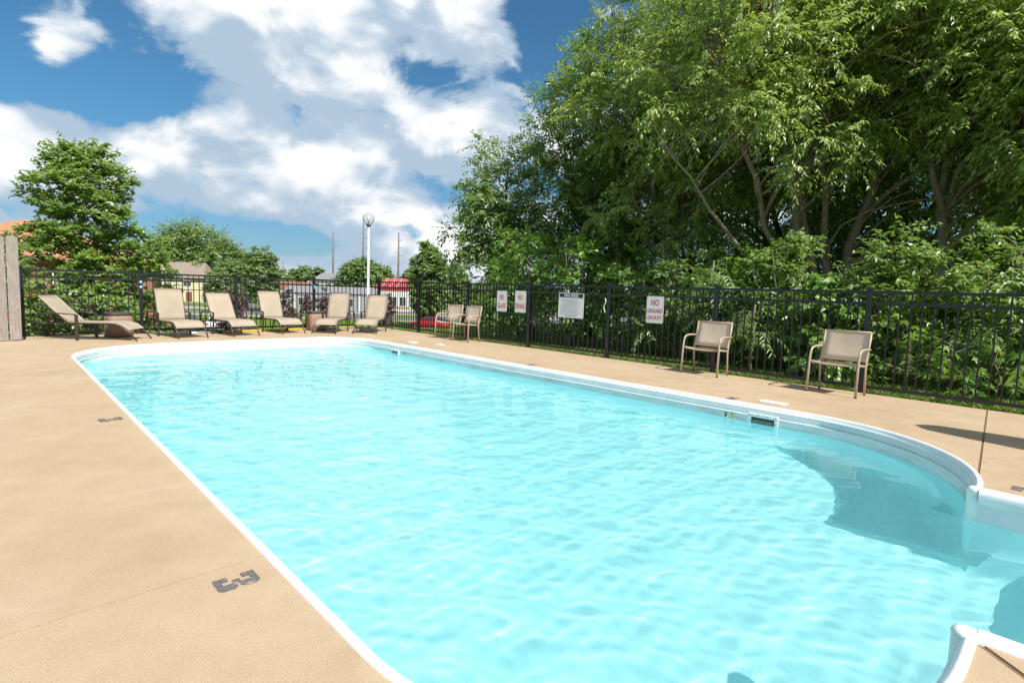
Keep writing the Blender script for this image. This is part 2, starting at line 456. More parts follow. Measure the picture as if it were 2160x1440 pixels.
# ================================================================== SETTING
LOW = -3.2
DECK_V0, DECK_U0, DECK_U1, DECK_V1 = 0.05, 0.10, 24.0, 15.0
def terrain_z(u, v):
    # level round the pool, a bank falling to the street beyond the back fence
    def ss(a, b, x):
        k = min(1, max(0, (x - a) / (b - a))); return k * k * (3 - 2 * k)
    z = -0.05
    if DECK_U0 + .25 < u < DECK_U1 - .25 and DECK_V0 + .25 < v < DECK_V1 - .25: return -1.7
    drop = ss(-.1, 7.5, -u)
    z += (LOW + 0.05) * drop
    z += 0.05 * math.sin(u * .31 + 1) * math.sin(v * .27) * (1 if v < -2 or u < -2 else 0)
    return z
def graded(lo, hi, edges):
    pts = set()
    x = 0.0
    for e in edges: pts |= {e, e - .02, e + .02}
    k = lo
    while k < hi:
        pts.add(round(k, 3))
        d = min(abs(k - e) for e in (0, 10))
        k += 1.0 if d < 24 else (6 if d < 120 else (40 if d < 400 else 200))
    pts.add(hi)
    return sorted(pts)
us = graded(-1500, 700, (DECK_U0 + .25, DECK_U1 - .25, 0.1, -.5))
vs_ = graded(-1100, 1100, (DECK_V0 + .25, DECK_V1 - .25))
tv, tf = [], []
for u in us:
    for v in vs_: tv.append(W(u, v, terrain_z(u, v)))
nv_ = len(vs_)
for i in range(len(us) - 1):
    for j in range(nv_ - 1): tf.append((i * nv_ + j, i * nv_ + j + 1, (i + 1) * nv_ + j + 1, (i + 1) * nv_ + j))
g_ = MB().add(tv, tf, True).build('ground', MAT['ground'])
structure(g_)

# street and kerbs beyond the lawn (x across the view)
def sheet(name, poly, z, mat, parent=None):
    return MB().add([(x, y, z) for x, y in poly], [tuple(range(len(poly)))]).build(name, mat, parent)
structure(sheet('road', [(-160, 78), (60, 70), (60, 85), (-160, 93)], LOW + .012, MAT['asphalt']))
structure(sheet('car_park', [(-160, 97), (60, 89), (60, 108), (-160, 116)], LOW + .016, MAT['asphalt']))
structure(sheet('driveway', [(-34, 44), (2, 46), (2, 52), (-34, 50)], LOW + .02, MAT['asphalt']))
def kerb(name, a, b, w=.32, h=.13):
    a, b = Vector((*a, LOW)), Vector((*b, LOW)); d = (b - a); n = Vector((-d.y, d.x, 0)).normalized() * w / 2
    o = MB().add([a - n, b - n, b + n, a + n] + [p + Vector((0, 0, h)) for p in (a - n, b - n, b + n, a + n)],
             [(0, 1, 5, 4), (1, 2, 6, 5), (2, 3, 7, 6), (3, 0, 4, 7), (4, 5, 6, 7)]).build(name, MAT['kerb'])
    return structure(o)
kerb('kerb', (-160, 77.8), (60, 69.8)); kerb('kerb', (-160, 93.4), (60, 85.4)); kerb('kerb', (-160, 96.6), (60, 88.6)); kerb('kerb', (-160, 116.3), (60, 108.3))

# ------------------------------------------------------------------ pool outline (outer edge of the coping, u/v)
def arc(cu, cv, r, a0, a1, n=28):
    return [(cu + r * math.cos(R(a0 + (a1 - a0) * i / n)), cv + r * math.sin(R(a0 + (a1 - a0) * i / n))) for i in range(n + 1)]
def lin(a, b, n):
    return [(a[0] + (b[0] - a[0]) * i / n, a[1] + (b[1] - a[1]) * i / n) for i in range(n + 1)]
MAIN = (lin((15.95, 6.50), (15.95, 6.70), 2)[:-1] + [(14.42 + 1.53 * math.cos(R(a_)), 6.70 + 1.68 * math.sin(R(a_))) for a_ in np.linspace(0, 90, 29)][:-1] + lin((14.42, 8.38), (4.50, 8.35), 40)[:-1] + arc(4.50, 6.60, 1.75, 90, 180)[:-1]
        + lin((2.75, 6.60), (2.75, 3.62), 14)[:-1] + arc(4.02, 3.62, 1.27, 180, 270)[:-1] + lin((4.02, 2.35), (13.95, 2.35), 40)[:-1] + arc(13.95, 4.12, 1.77, 270, 360))
STEP = lin((15.72, 4.12), (17.7, 4.14), 8)[:-1] + arc(17.7, 4.64, .5, 270, 360, 10)[:-1] + lin((18.2, 4.64), (18.2, 5.98), 4)[:-1] + arc(17.7, 5.98, .5, 0, 90, 10)[:-1] + lin((17.7, 6.48), (15.95, 6.50), 7)
LOOP = MAIN[:-1] + STEP[:-1]
def inward(path, closed=False):
    out = []
    n = len(path)
    for i in range(n):
        a = path[max(i - 1, 0)]; b = path[min(i + 1, n - 1)]
        tu, tv_ = b[0] - a[0], b[1] - a[1]; l = math.hypot(tu, tv_)
        out.append((-tv_ / l, tu / l))
    return out
def area(p): return sum(p[i][0] * p[(i + 1) % len(p)][1] - p[(i + 1) % len(p)][0] * p[i][1] for i in range(len(p))) / 2
SGN = 1 if area(LOOP) > 0 else -1
def sweep(path, prof, mb=None, smooth=True):
    """profile (inward offset, z) carried along a path in the pool frame"""
    nn = inward(path); vs = []
    for (u, v), (nu, nv) in zip(path, nn):
        for s, z in prof: vs.append(W(u + nu * s * SGN, v + nv * s * SGN, z))
    k = len(prof); fs = []
    for i in range(len(path) - 1):
        for j in range(k - 1):
            f = (i * k + j, i * k + j + 1, (i + 1) * k + j + 1, (i + 1) * k + j)
            fs.append(f if SGN > 0 else f[::-1])
    mb = mb or MB()
    mb.add(vs, fs, smooth)
    return mb

# ------------------------------------------------------------------ deck slabs
deck = structure(empty('deck'))
def deck_pieces(z, joints, thick):
    bm = bmesh.new()
    def ringe(pts):
        vv = [bm.verts.new(W(u, v, z)) for u, v in pts]
        return [bm.edges.new((vv[i], vv[(i + 1) % len(vv)])) for i in range(len(vv))]
    e = ringe([(DECK_U0, DECK_V0), (DECK_U1, DECK_V0), (DECK_U1, DECK_V1), (DECK_U0, DECK_V1)]) + ringe([p for p in LOOP])
    bmesh.ops.triangle_fill(bm, use_beauty=True, use_dissolve=False, edges=e)
    for (a, b, gap, cond) in joints:
        pa, pb = W(*a), W(*b); t = (pb - pa).normalized(); n = Vector((-t.y, t.x, 0))
        for s in (-1, 1):
            bmesh.ops.bisect_plane(bm, geom=bm.verts[:] + bm.edges[:] + bm.faces[:], plane_co=pa + n * s * gap / 2, plane_no=n, dist=1e-6)
        dead = [f for f in bm.faces if abs((f.calc_center_median() - pa).dot(n)) < gap / 2 - 1e-5 and cond(*UV(f.calc_center_median()))]
        bmesh.ops.delete(bm, geom=dead, context='FACES')
    bm.normal_update()
    for f in bm.faces:
        if f.normal.z < 0: f.normal_flip()
    # islands
    left = set(bm.faces); out = []
    while left:
        st = [left.pop()]; isl = set(st)
        while st:
            f = st.pop()
            for ed in f.edges:
                for g in ed.link_faces:
                    if g in left: left.discard(g); isl.add(g); st.append(g)
        vmap = {}; vs, fs = [], []
        bnd = []
        for f in isl:
            for v in f.verts:
                if v not in vmap: vmap[v] = len(vs); vs.append(v.co.copy())
            fs.append(tuple(vmap[v] for v in f.verts))
            for l in f.loops:
                if len([g for g in l.edge.link_faces if g in isl]) == 1: bnd.append((vmap[l.vert], vmap[l.link_loop_next.vert]))
        if thick:
            lo = {}
            for a, b in bnd:
                for q in (a, b):
                    if q not in lo: lo[q] = len(vs); vs.append(vs[q] - Vector((0, 0, thick)))
                fs.append((b, a, lo[a], lo[b]))
        out.append((vs, fs))
    bm.free(); return out
JOINTS = [((5.62, 8.2), (5.50, 15.2), .014, lambda u, v: v > 8.2), ((13.42, 8.2), (13.62, 15.2), .009, lambda u, v: v > 8.2),
          ((15.36, 0), (15.70, 4.2), .017, lambda u, v: v < 4.3), ((15.93, 6.48), (16.93, 7.38), .03, lambda u, v: u > 15.9 and v > 6.45)]
for vs, fs in deck_pieces(0.0, JOINTS, .12):
    MB().add(vs, fs).build('slab', MAT['deck'], deck)
for vs, fs in deck_pieces(-0.007, [], 0):
    MB().add(vs, fs).build('joint_bed', MAT['deckbase'], deck)

# ------------------------------------------------------------------ pool
pool = structure(empty('swimming_pool'))
FLOOR, WATER = -1.26, -0.212
ribs = []
for k in range(6):
    z = -.040 - k * .0125
    ribs += [(.066, z), (.066, z - .0075), (.060, z - .0090), (.060, z - .0115)]
PROF = [(-.003, -.03), (-.003, .004), (.002, .010), (.010, .014), (.019, .015), (.029, .013), (.037, .007), (.043, -.003), (.047, -.014), (.052, -.026), (.062, -.032)] + ribs + [(.072, -.116), (.076, -.121), (.076, -.129), (.070, -.134), (.056, -.136), (.056, -.15)]
PLAIN = [(-.004, -.03), (-.004, .006), (.006, .017), (.026, .025), (.050, .027), (.074, .024), (.090, .015), (.100, .002), (.104, -.01), (.104, -.06), (.100, -.066), (.085, -.07), (.085, -.09)]
def cut(path, marks):
    """cut a path into runs at the given arc-length marks"""
    acc_, L = [0.0], 0
    for a, b in zip(path, path[1:]): L += math.hypot(b[0] - a[0], b[1] - a[1]); acc_.append(L)
    def pt(s):
        for i in range(len(path) - 1):
            if acc_[i + 1] >= s:
                k = (s - acc_[i]) / max(1e-9, acc_[i + 1] - acc_[i])
                return (path[i][0] + (path[i + 1][0] - path[i][0]) * k, path[i][1] + (path[i + 1][1] - path[i][1]) * k)
        return path[-1]
    ms = [0] + marks + [L]; runs = []
    for i, (a, b) in enumerate(zip(ms, ms[1:])):
        a += .0015 if i else 0; b -= .0015 if i < len(ms) - 2 else 0
        runs.append([pt(a)] + [p for p, s in zip(path, acc_) if a + .003 < s < b - .003] + [pt(b)])
    return runs
def arclen(path, u, v):
    best, L, bs = 1e9, 0, 0
    for a, b in zip(path, path[1:]):
        d = math.hypot(a[0] - u, a[1] - v)
        if d < best: best, bs = d, L
        L += math.hypot(b[0] - a[0], b[1] - a[1])
    return bs
marks = sorted([arclen(MAIN, 10.6, 8.36), arclen(MAIN, 7.4, 8.36), arclen(MAIN, 4.50, 8.35), arclen(MAIN, 2.75, 6.45), arclen(MAIN, 2.75, 4.1), arclen(MAIN, 5.7, 2.35), arclen(MAIN, 9.0, 2.35), arclen(MAIN, 12.0, 2.35), arclen(MAIN, 14.0, 2.35)])
for run in cut(MAIN, marks): sweep(run, PROF).build('coping_segment', MAT['coping'], pool)
sweep(STEP, PLAIN).build('step_coping', MAT['coping'], pool)
for (cu, cv) in ((15.695, 4.155), (15.915, 6.465)):       # moulded corner pieces between coping and entry
    c_ = W(cu, cv)
    MB().lathe([(.050, -.26), (.050, -.02), (.052, .004), (.046, .016), (.030, .024), (.004, .026)], 24, (c_.x, c_.y, 0)).build('corner_piece', MAT['coping'], pool)
for run in cut(MAIN, [arclen(MAIN, 2.75, 6.45), arclen(MAIN, 2.75, 4.1), arclen(MAIN, 9.0, 2.35)]):
    sweep(run, [(.066, -.10), (.066, -.215), (.067, -.245)]).build('wall_panel', MAT['wall'], pool)
sweep(STEP, [(.080, -.07), (.078, -.20), (.076, -.26)]).build('step_wall', MAT['stepwhite'], pool)
basin = sweep(LOOP + LOOP[:1], [(.070, -.236), (.070, FLOOR + .12), (.13, FLOOR + .04), (.22, FLOOR)])
b2 = bmesh.new()
ring = [b2.verts.new(W(u + nu * .22 * SGN, v + nv * .22 * SGN, FLOOR)) for (u, v), (nu, nv) in zip(LOOP, inward(LOOP))]
b2.faces.new(ring)
bmesh.ops.triangulate(b2, faces=b2.faces[:])
bmesh.ops.recalc_face_normals(b2, faces=b2.faces[:])
b2.verts.index_update()
fv = [v.co.copy() for v in b2.verts]; ff = [tuple(v.index for v in f.verts) for f in b2.faces]
b2.free()
liner = basin.add(fv, ff).build('liner', MAT['liner'], pool)
# moulded steps under the water of the entry
for k, (u0, u1, z) in enumerate(((17.1, 18.1, -.44), (16.6, 17.1, -.68), (16.1, 16.6, -.92))):
    m = MB()
    poly = [W(u0, 4.2), W(u1, 4.2), W(u1, 6.42), W(u0, 6.42)]
    m.add([(p.x, p.y, z) for p in poly] + [(p.x, p.y, FLOOR) for p in poly], [(0, 1, 2, 3), (0, 3, 7, 4), (0, 1, 5, 4), (3, 2, 6, 7)])
    m.build('step_tread', MAT['stepwhite'], pool)
# skimmers, depth tiles and a fitting in the wall
def on_wall(u, z, mb):          # local x along u, y out of the wall (towards +v), z up
    return Matrix.Translation(W(u, 2.35 + .068, z)) @ Matrix.Rotation(ANG_U, 4, 'Z') @ Matrix.Scale(-1, 4, (0, 1, 0))
def place(mb, name, mat, M4, parent):
    mb.v = [tuple(M4 @ Vector(p)) for p in mb.v]
    mb.f = [f[::-1] for f in mb.f]
    return mb.build(name, mat, parent)
def skimmer(u, z, w, h):
    M4 = on_wall(u, z, None)
    t = .038
    root = place(MB().box((0, .012, h / 2 - t / 2), (w, .036, t)).box((0, .012, -h / 2 + t / 2), (w, .036, t)).box((-w / 2 + t / 2, .0115, 0), (t, .035, h - 2 * t + .002)).box((w / 2 - t / 2, .0115, 0), (t, .035, h - 2 * t + .002)), 'skimmer', MAT['stepwhite'], M4, pool)
    inner = MB()
    iw, ih, dp = w - 2 * t, h - 2 * t, .16
    inner.add([(-iw/2, .004, -ih/2), (iw/2, .004, -ih/2), (iw/2, .004, ih/2), (-iw/2, .004, ih/2), (-iw/2, .006, -ih/2), (iw/2, .006, -ih/2), (iw/2, .006, ih/2), (-iw/2, .006, ih/2)], [(0, 1, 2, 3)])
    place(inner, 'throat', MAT['dark'], M4, root)
    flap = MB().box((0, .010, -ih * .18), (iw * .9, .008, ih * .45))
    place(flap, 'weir_flap', simple('weir', (.16, .21, .17), .5), M4, root)
    for sx, sz in ((-.42, .32), (-.42, -.05), (.42, .32), (.42, -.05), (-.16, .40), (.16, .40)):
        place(MB().lathe([(.006, 0), (.006, .004), (.003, .006)], 8, (0, 0, 0)), 'screw', MAT['dark'], M4 @ Matrix.Translation((sx * w, .030, sz * h)) @ Matrix.Rotation(-PI / 2, 4, 'X'), root)
    return root
skimmer(13.49, -.178, .36, .165)
skimmer(4.98, -.190, .34, .125)

def text_mesh(body, size, wide=1.0, align='CENTER', extrude=0.0008, bold=0.0):
    c = bpy.data.curves.new('lettering', 'FONT'); c.body = body; c.size = size; c.align_x = align; c.align_y = 'CENTER'
    c.extrude = extrude; c.offset = bold; c.resolution_u = 3
    o = bpy.data.objects.new('tmp', c); COL.objects.link(o)
    dg = bpy.context.evaluated_depsgraph_get(); dg.update()
    me = bpy.data.meshes.new_from_object(o.evaluated_get(dg)); me.materials.clear()
    bpy.data.objects.remove(o); bpy.data.curves.remove(c)
    for v in me.vertices: v.co.x *= wide
    return me
def wall_text(body, size, u, z, mat, parent, off=.006, wide=1.0, bold=0.0):
    me = text_mesh(body, size, wide, bold=bold)
    # letters stand on the wall and read from the pool (+v side): right hand is -u ... seen from the pool, +u is to the right
    ex, ez, ey = DR, Vector((0, 0, 1)), DL
    o = link('lettering', me, parent, mat)
    o.matrix_world = Matrix(((ex.x, ez.x, ey.x, 0), (ex.y, ez.y, ey.y, 0), (ex.z, ez.z, ey.z, 0), (0, 0, 0, 1)))
    o.location = W(u, 2.35 + .068 + off, z)
    return o
def depth_tile(u, z, w, h, s):
    r = place(MB().box((0, .002, 0), (w, .004, h)), 'depth_tile', simple('tile_face', (.66, .66, .52), .4), on_wall(u, z, None), pool)
    wall_text('3', s, u - w * .20, z - .004, MAT['black'], r, .0055, 1.0, .003)
    wall_text('FT', s * .38, u + w * .24, z + h * .18, MAT['black'], r, .0055, .9)
    place(MB().box((w * .26, .005, -h * .22), (w * .34, .002, h * .30)), 'yellow_patch', MAT['yellow'], on_wall(u, z, None), r)
depth_tile(13.05, -.172, .19, .076, .075)
depth_tile(5.40, -.172, .17, .070, .07)
# chrome anchor at the end of the ribbed coping
fm = Matrix.Translation(W(15.655, 4.02, -.165)) @ Matrix.Rotation(ANG_V, 4, 'Z')
anc = MB().tube([(-.03, .0, .055), (-.03, .014, .045), (-.03, .018, 0), (-.03, .014, -.045), (-.03, .0, -.055)], .005, 7).tube([(.03, .0, .055), (.03, .014, .045), (.03, .018, 0), (.03, .014, -.045), (.03, .0, -.055)], .005, 7).box((0, .003, 0), (.075, .006, .12))
anc.v = [tuple(fm @ Vector(p)) for p in anc.v]
anc.build('wall_anchor', MAT['tanmetal'], pool)

# ------------------------------------------------------------------ water
def inside(poly, u, v):
    c = np.zeros(u.shape, bool); n = len(poly); j = n - 1
    for i in range(n):
        (ui, vi), (uj, vj) = poly[i], poly[j]
        if vi != vj:
            c ^= ((vi > v) != (vj > v)) & (u < (uj - ui) * (v - vi) / (vj - vi) + ui)
        j = i
    return c
WSTEP = .026
gu = np.arange(2.6, 18.4, WSTEP); gv = np.arange(2.2, 8.6, WSTEP)
GU, GV = np.meshgrid(gu, gv, indexing='ij')
rng = np.random.default_rng(11)
GZ = np.zeros_like(GU)
for i in range(60):
    lam = .11 + .62 * rng.random() ** 2; th = rng.normal(.55, .65); k = 2 * PI / lam
    a = .0014 * lam ** 1.25 * rng.uniform(.5, 1.5)
    GZ += a * np.sin(k * (GU * math.cos(th) + GV * math.sin(th)) + rng.uniform(0, 7) + .5 * np.sin(GU * 1.3 + GV * .7 + i))
# choppier towards the far end where the return jets push
amp = .72 + .75 * np.exp(-((GU - 5.2) / 3.2) ** 2)
GZ = WATER + GZ * amp
keep = inside([(u - nu * .03 * SGN, v - nv * .03 * SGN) for (u, v), (nu, nv) in zip(LOOP, inward(LOOP))], GU, GV)
idx = -np.ones(GU.shape, int)
fk = keep[:-1, :-1] & keep[1:, :-1] & keep[:-1, 1:] & keep[1:, 1:]
use = np.zeros(GU.shape, bool)
use[:-1, :-1] |= fk; use[1:, :-1] |= fk; use[:-1, 1:] |= fk; use[1:, 1:] |= fk
idx[use] = np.arange(use.sum())
X = CORNER.x + DR.x * GU + DL.x * GV; Y = CORNER.y + DR.y * GU + DL.y * GV
wco = np.stack([X[use], Y[use], GZ[use]], -1)
q = np.stack([idx[:-1, :-1], idx[:-1, 1:], idx[1:, 1:], idx[1:, :-1]], -1)[fk]
wme = bpy.data.meshes.new('water')
wme.vertices.add(len(wco)); wme.vertices.foreach_set('co', wco.ravel())
wme.loops.add(q.size); wme.loops.foreach_set('vertex_index', q.ravel().astype(np.int32))
wme.polygons.add(len(q)); wme.polygons.foreach_set('loop_start', (np.arange(len(q)) * 4).astype(np.int32))
wme.polygons.foreach_set('use_smooth', np.ones(len(q), bool))
wme.update(calc_edges=True); wme.validate()
if wme.polygons[0].normal.z < 0: wme.flip_normals()
def water_material():
    m = bpy.data.materials.new('pool_water'); m.use_nodes = True
    t = m.node_tree; t.nodes.clear()
    g = t.nodes.new('ShaderNodeBsdfGlass'); g.inputs['IOR'].default_value = 1.333; g.inputs['Roughness'].default_value = 0.0
    g.inputs['Color'].default_value = (.93, .995, 1.0, 1)
    d = t.nodes.new('ShaderNodeBsdfDiffuse'); d.inputs['Color'].default_value = (.30, .76, .82, 1)      # pale diffuse share mixed in to lighten the shaded parts of the pool
    mx = t.nodes.new('ShaderNodeMixShader'); mx.inputs[0].default_value = .09
    t.links.new(g.outputs[0], mx.inputs[1]); t.links.new(d.outputs[0], mx.inputs[2])
    o = t.nodes.new('ShaderNodeOutputMaterial'); t.links.new(mx.outputs[0], o.inputs[0])
    return m
water = structure(link('water', wme, None, water_material()))
water.cycles.is_caustics_caster = True
for o in KIDS[pool.name]:
    if o.name.startswith(('liner', 'step_tread', 'wall_panel')): o.cycles.is_caustics_receiver = True

# ------------------------------------------------------------------ fences
PITCH_R, PITCH_B = 2.3221, 2.1964
def fence_run(label, origin, direction, pitch, n_panels, n_bal, skip_first_post=False):
    root = thing('pool_fence', label, 'fence', W(*origin), math.atan2(direction.y, direction.x))
    post = MB().bbox((0, 0, .755), (.072, .072, 1.51), .006).mesh('post')
    cap = MB().add([(-.041, -.041, 1.51), (.041, -.041, 1.51), (.041, .041, 1.51), (-.041, .041, 1.51), (-.041, -.041, 1.535), (.041, -.041, 1.535), (.041, .041, 1.535), (-.041, .041, 1.535), (-.016, -.016, 1.556), (.016, -.016, 1.556), (.016, .016, 1.556), (-.016, .016, 1.556)],
                   [(3, 2, 1, 0), (0, 1, 5, 4), (1, 2, 6, 5), (2, 3, 7, 6), (3, 0, 4, 7), (4, 5, 9, 8), (5, 6, 10, 9), (6, 7, 11, 10), (7, 4, 8, 11), (8, 9, 10, 11)]).mesh('post_cap')
    foot = MB().bbox((0, 0, .006), (.12, .12, .012), .004).mesh('post_foot')
    rail = MB().bbox((pitch / 2, 0, 0), (pitch - .072, .036, .042), .004).mesh('rail')
    bal = MB().box((0, 0, .775), (.019, .019, 1.40)).mesh('baluster')
    for me in (post, cap, foot, rail, bal): me.materials.append(MAT['fence'])
    for i in range(n_panels + 1):
        if not (i == 0 and skip_first_post):
            p = link('post', post, root, loc=(i * pitch, 0, 0))
            link('post_cap', cap, p); link('post_foot', foot, p)
        if i == n_panels: break
        for z in (1.478, 1.315, .092): link('rail', rail, root, loc=(i * pitch, 0, z))
        for k in range(n_bal): link('baluster', bal, root, loc=(i * pitch + pitch * (k + 1) / (n_bal + 1), 0, 0))
    return root
fr = fence_run('long black metal picket fence carrying the warning signs, in front of the wood', (0, 0), DR, PITCH_R, 8, 17)
fb = fence_run('black metal picket fence behind the row of sun loungers', (0, 0), DL, PITCH_B, 4, 16, True)

# ================================================================== VEGETATION
def raw_mesh(name, co, tris, tint=None, mat=None):
    me = bpy.data.meshes.new(name)
    me.vertices.add(len(co)); me.vertices.foreach_set('co', np.ascontiguousarray(co, np.float32).ravel())
    me.loops.add(tris.size); me.loops.foreach_set('vertex_index', tris.ravel().astype(np.int32))
    me.polygons.add(len(tris)); me.polygons.foreach_set('loop_start', (np.arange(len(tris)) * tris.shape[1]).astype(np.int32))
    me.update(calc_edges=True)
    if tint is not None:
        a = me.attributes.new('tint', 'FLOAT', 'POINT'); a.data.foreach_set('value', np.ascontiguousarray(tint, np.float32))
    if mat: me.materials.append(mat)
    return me
def norm(a): return a / np.maximum(1e-9, np.linalg.norm(a, axis=-1, keepdims=True))
def leaf_blades(p, ax, up, ln, wd, tint, name, mat, fold=.18, curl=.15):
    """one folded leaf (two triangles along the midrib) at every p"""
    n = len(p)
    side = norm(np.cross(ax, up)); nrm = np.cross(side, ax)
    ln = np.asarray(ln).reshape(-1, 1) * np.ones((n, 1)); wd = np.asarray(wd).reshape(-1, 1) * np.ones((n, 1))
    mid = p + ax * ln * .42
    l = mid + side * wd * .5 + nrm * wd * fold
    r = mid - side * wd * .5 + nrm * wd * fold
    tip = p + ax * ln - np.array([0, 0, 1.]) * ln * curl
    co = np.stack([p, l, tip, r], 1).reshape(-1, 3)
    b = np.arange(n)[:, None] * 4
    tr = np.concatenate([b + np.array([0, 2, 1]), b + np.array([0, 3, 2])], 1).reshape(-1, 3)
    return raw_mesh(name, co, tr, np.repeat(tint, 4), mat)
def ellipsoid_points(rng, parts, n, shell=.45):
    """clump centres spread through a union of ellipsoids, more of them near the outside"""
    out = []
    vol = np.array([p[3] * p[4] * p[5] for p in parts]); vol = vol / vol.sum()
    for (cx, cy_, cz, rx, ry, rz), f in zip(parts, vol):
        m = max(3, int(round(n * f)))
        d = norm(rng.normal(size=(m, 3))); k = (shell + (1 - shell) * rng.random((m, 1)) ** .55)
        out.append(np.array([cx, cy_, cz]) + d * k * np.array([rx, ry, rz]))
    return np.concatenate(out)
def crown_mesh(rng, C, rad, twigs, per, ln, wd, droop, mat, name='crown', flat=1.0, outward=.5, centre=None):
    """C clump centres (m,3), rad clump radius; every clump is a spray of twigs, every twig a row of leaves"""
    m = len(C); rad = np.asarray(rad).reshape(-1, 1, 1) * np.ones((m, 1, 1))
    d = rng.normal(size=(m, twigs, 3)); d[..., 2] = d[..., 2] * .75 * flat + .15
    if centre is not None:
        o = norm(C - centre)[:, None, :]; d = norm(d) + o * outward
    d = norm(d)
    a = C[:, None, :] + d * rad * rng.uniform(.05, .45, (m, twigs, 1))
    ext = rad * rng.uniform(.6, 1.15, (m, twigs, 1))
    t = (np.arange(per) + .5) / per
    t = np.clip(t[None, None, :] + rng.normal(0, .06, (m, twigs, per)), .03, 1.05)[..., None]
    pos = a[:, :, None, :] + d[:, :, None, :] * ext[:, :, None, :] * t
    pos[..., 2] -= (t[..., 0] ** 2) * (ext[:, :, None, 0]) * droop * .55
    sgn = np.where(np.arange(per) % 2 == 0, 1., -1.)[None, None, :, None]
    hz = norm(np.cross(d, np.array([0, 0, 1.])) + 1e-4)[:, :, None, :]
    ax = hz * sgn * .75 + d[:, :, None, :] * .55 + np.array([0, 0, -1.]) * droop + rng.normal(0, .28, pos.shape)
    ax = norm(ax)
    up = np.array([0, 0, .45]) + np.array(SUN) * .95 + d[:, :, None, :] * .40 + rng.normal(0, .36, pos.shape)      # blades turn to the light
    pos, ax, up = pos.reshape(-1, 3), ax.reshape(-1, 3), up.reshape(-1, 3)
    n = len(pos)
    tint = np.repeat(rng.normal(0, .10, m), twigs * per) + np.repeat(rng.normal(0, .10, m * twigs), per) + rng.normal(.42, .14, n)
    s = rng.uniform(.7, 1.2, n)
    return leaf_blades(pos, ax, norm(up), ln * s, wd * s, np.clip(tint, 0, 1), name, mat)
def bent(a, b, rng, sag=.12, n=6):
    a, b = np.asarray(a, float), np.asarray(b, float); L = np.linalg.norm(b - a)
    off = rng.normal(0, sag * L * .5, 3); off[2] = abs(off[2]) * .6 + sag * L * .3
    return [tuple(a + (b - a) * t + off * math.sin(PI * t)) for t in np.linspace(0, 1, n)]
def stem_points(stems):
    P = []
    for path, r in stems:
        path = [np.array(p, float) for p in path]
        for i in range(len(path) - 1):
            for t in np.linspace(0, 1, 6, endpoint=False): P.append((path[i] + (path[i + 1] - path[i]) * t, r[i] + (r[i + 1] - r[i]) * t))
    return P
def limbs(rng, stems, C, every=1, thin=.010, mb=None):
    P = stem_points(stems); XS = np.array([p for p, r in P]); RS = np.array([r for p, r in P])
    for c in C[::every]:
        dx = np.linalg.norm(XS[:, :2] - c[:2], axis=1)
        want = c[2] - .55 * dx
        k = np.argmin(dx * .8 + np.abs(XS[:, 2] - want) * 1.0 + np.abs(rng.normal(0, .9, len(XS))))
        L = np.linalg.norm(c - XS[k])
        r0 = min(RS[k] * .55, .012 + .009 * L)
        mb.tube(bent(XS[k], c, rng, .22, 6), [r0 + (thin - r0) * t for t in np.linspace(0, 1, 6)], 5, cap=False)
    return mb
def tree(name, label, loc, stems, parts, n_clump, rad, twigs, per, ln, wd, droop, leafmat, seed, bark='bark', group=None, rz=0, limb_every=1, flat=1.0, shell=.45, cat='tree'):
    rng = np.random.default_rng(seed)
    root = thing(name, label, cat, loc, rz, group)
    mb = MB()
    for path, r in stems: mb.tube(path, list(r), 9)
    C = ellipsoid_points(rng, parts, n_clump, shell)
    if limb_every: limbs(rng, stems, C, limb_every, mb=mb)
    mb.build('trunk', MAT[bark], root)
    cen = np.array([sum(p[i] for p in parts) / len(parts) for i in range(3)])
    me = crown_mesh(rng, C, rad * rng.uniform(.7, 1.25, (len(C), 1)), twigs, per, ln, wd, droop, MAT[leafmat], flat=flat, centre=cen)
    link('crown', me, root)
    return root
def stem(rng, base, top, r0, r1, n=8, wob=.10):
    b, t_ = np.array(base, float), np.array(top, float)
    pts = []
    for k in np.linspace(0, 1, n):
        pts.append(tuple(b + (t_ - b) * k + np.array([rng.normal(0, wob), rng.normal(0, wob), 0]) * math.sin(PI * k)))
    return pts, [r0 + (r1 - r0) * k ** .8 for k in np.linspace(0, 1, n)]
rs = np.random.default_rng(5)
GR = 'trees of the wood behind the signed fence'
def base(u, v): 
    p = W(u, v, terrain_z(u, v) - .05); return p
# trees of the wood, crowns given in metres round each base (x,y world axes)
tree('dark_tree', 'dark leafy tree at the open end of the wood, above the two close chairs', base(2.4, -3.3),
     [stem(rs, (0, 0, 0), (.1, 0, 5.6), .11, .03), stem(rs, (.1, 0, .8), (-.9, .2, 4.6), .07, .02)],
     [(0, 0, 4.4, 1.35, 1.5, 2.3), (-.95, .3, 3.2, 1.15, 1.3, 1.5), (.7, .3, 2.6, 1.6, 1.4, 1.7)], 190, .50, 14, 12, .12, .055, .55, 'leaf_dark', 21, 'barkdark', limb_every=2)
tree('dark_tree', 'tall dark tree with open lacy outline rising behind the fine-leaved bush', base(4.9, -4.9),
     [stem(rs, (0, 0, 0), (.2, .2, 8.8), .16, .03), stem(rs, (.1, 0, 2.0), (-1.3, .4, 6.6), .08, .02), stem(rs, (.1, .1, 2.4), (1.3, .1, 7.4), .08, .02)],
     [(0, 0, 6.9, 2.0, 2.2, 3.0), (-.9, .2, 5.2, 1.7, 1.9, 2.2), (1.2, .2, 4.6, 2.0, 2.0, 2.6), (0, -.6, 3.4, 2.4, 1.6, 1.6)], 330, .58, 14, 12, .12, .055, .5, 'leaf_dark', 22, 'barkdark', limb_every=2)
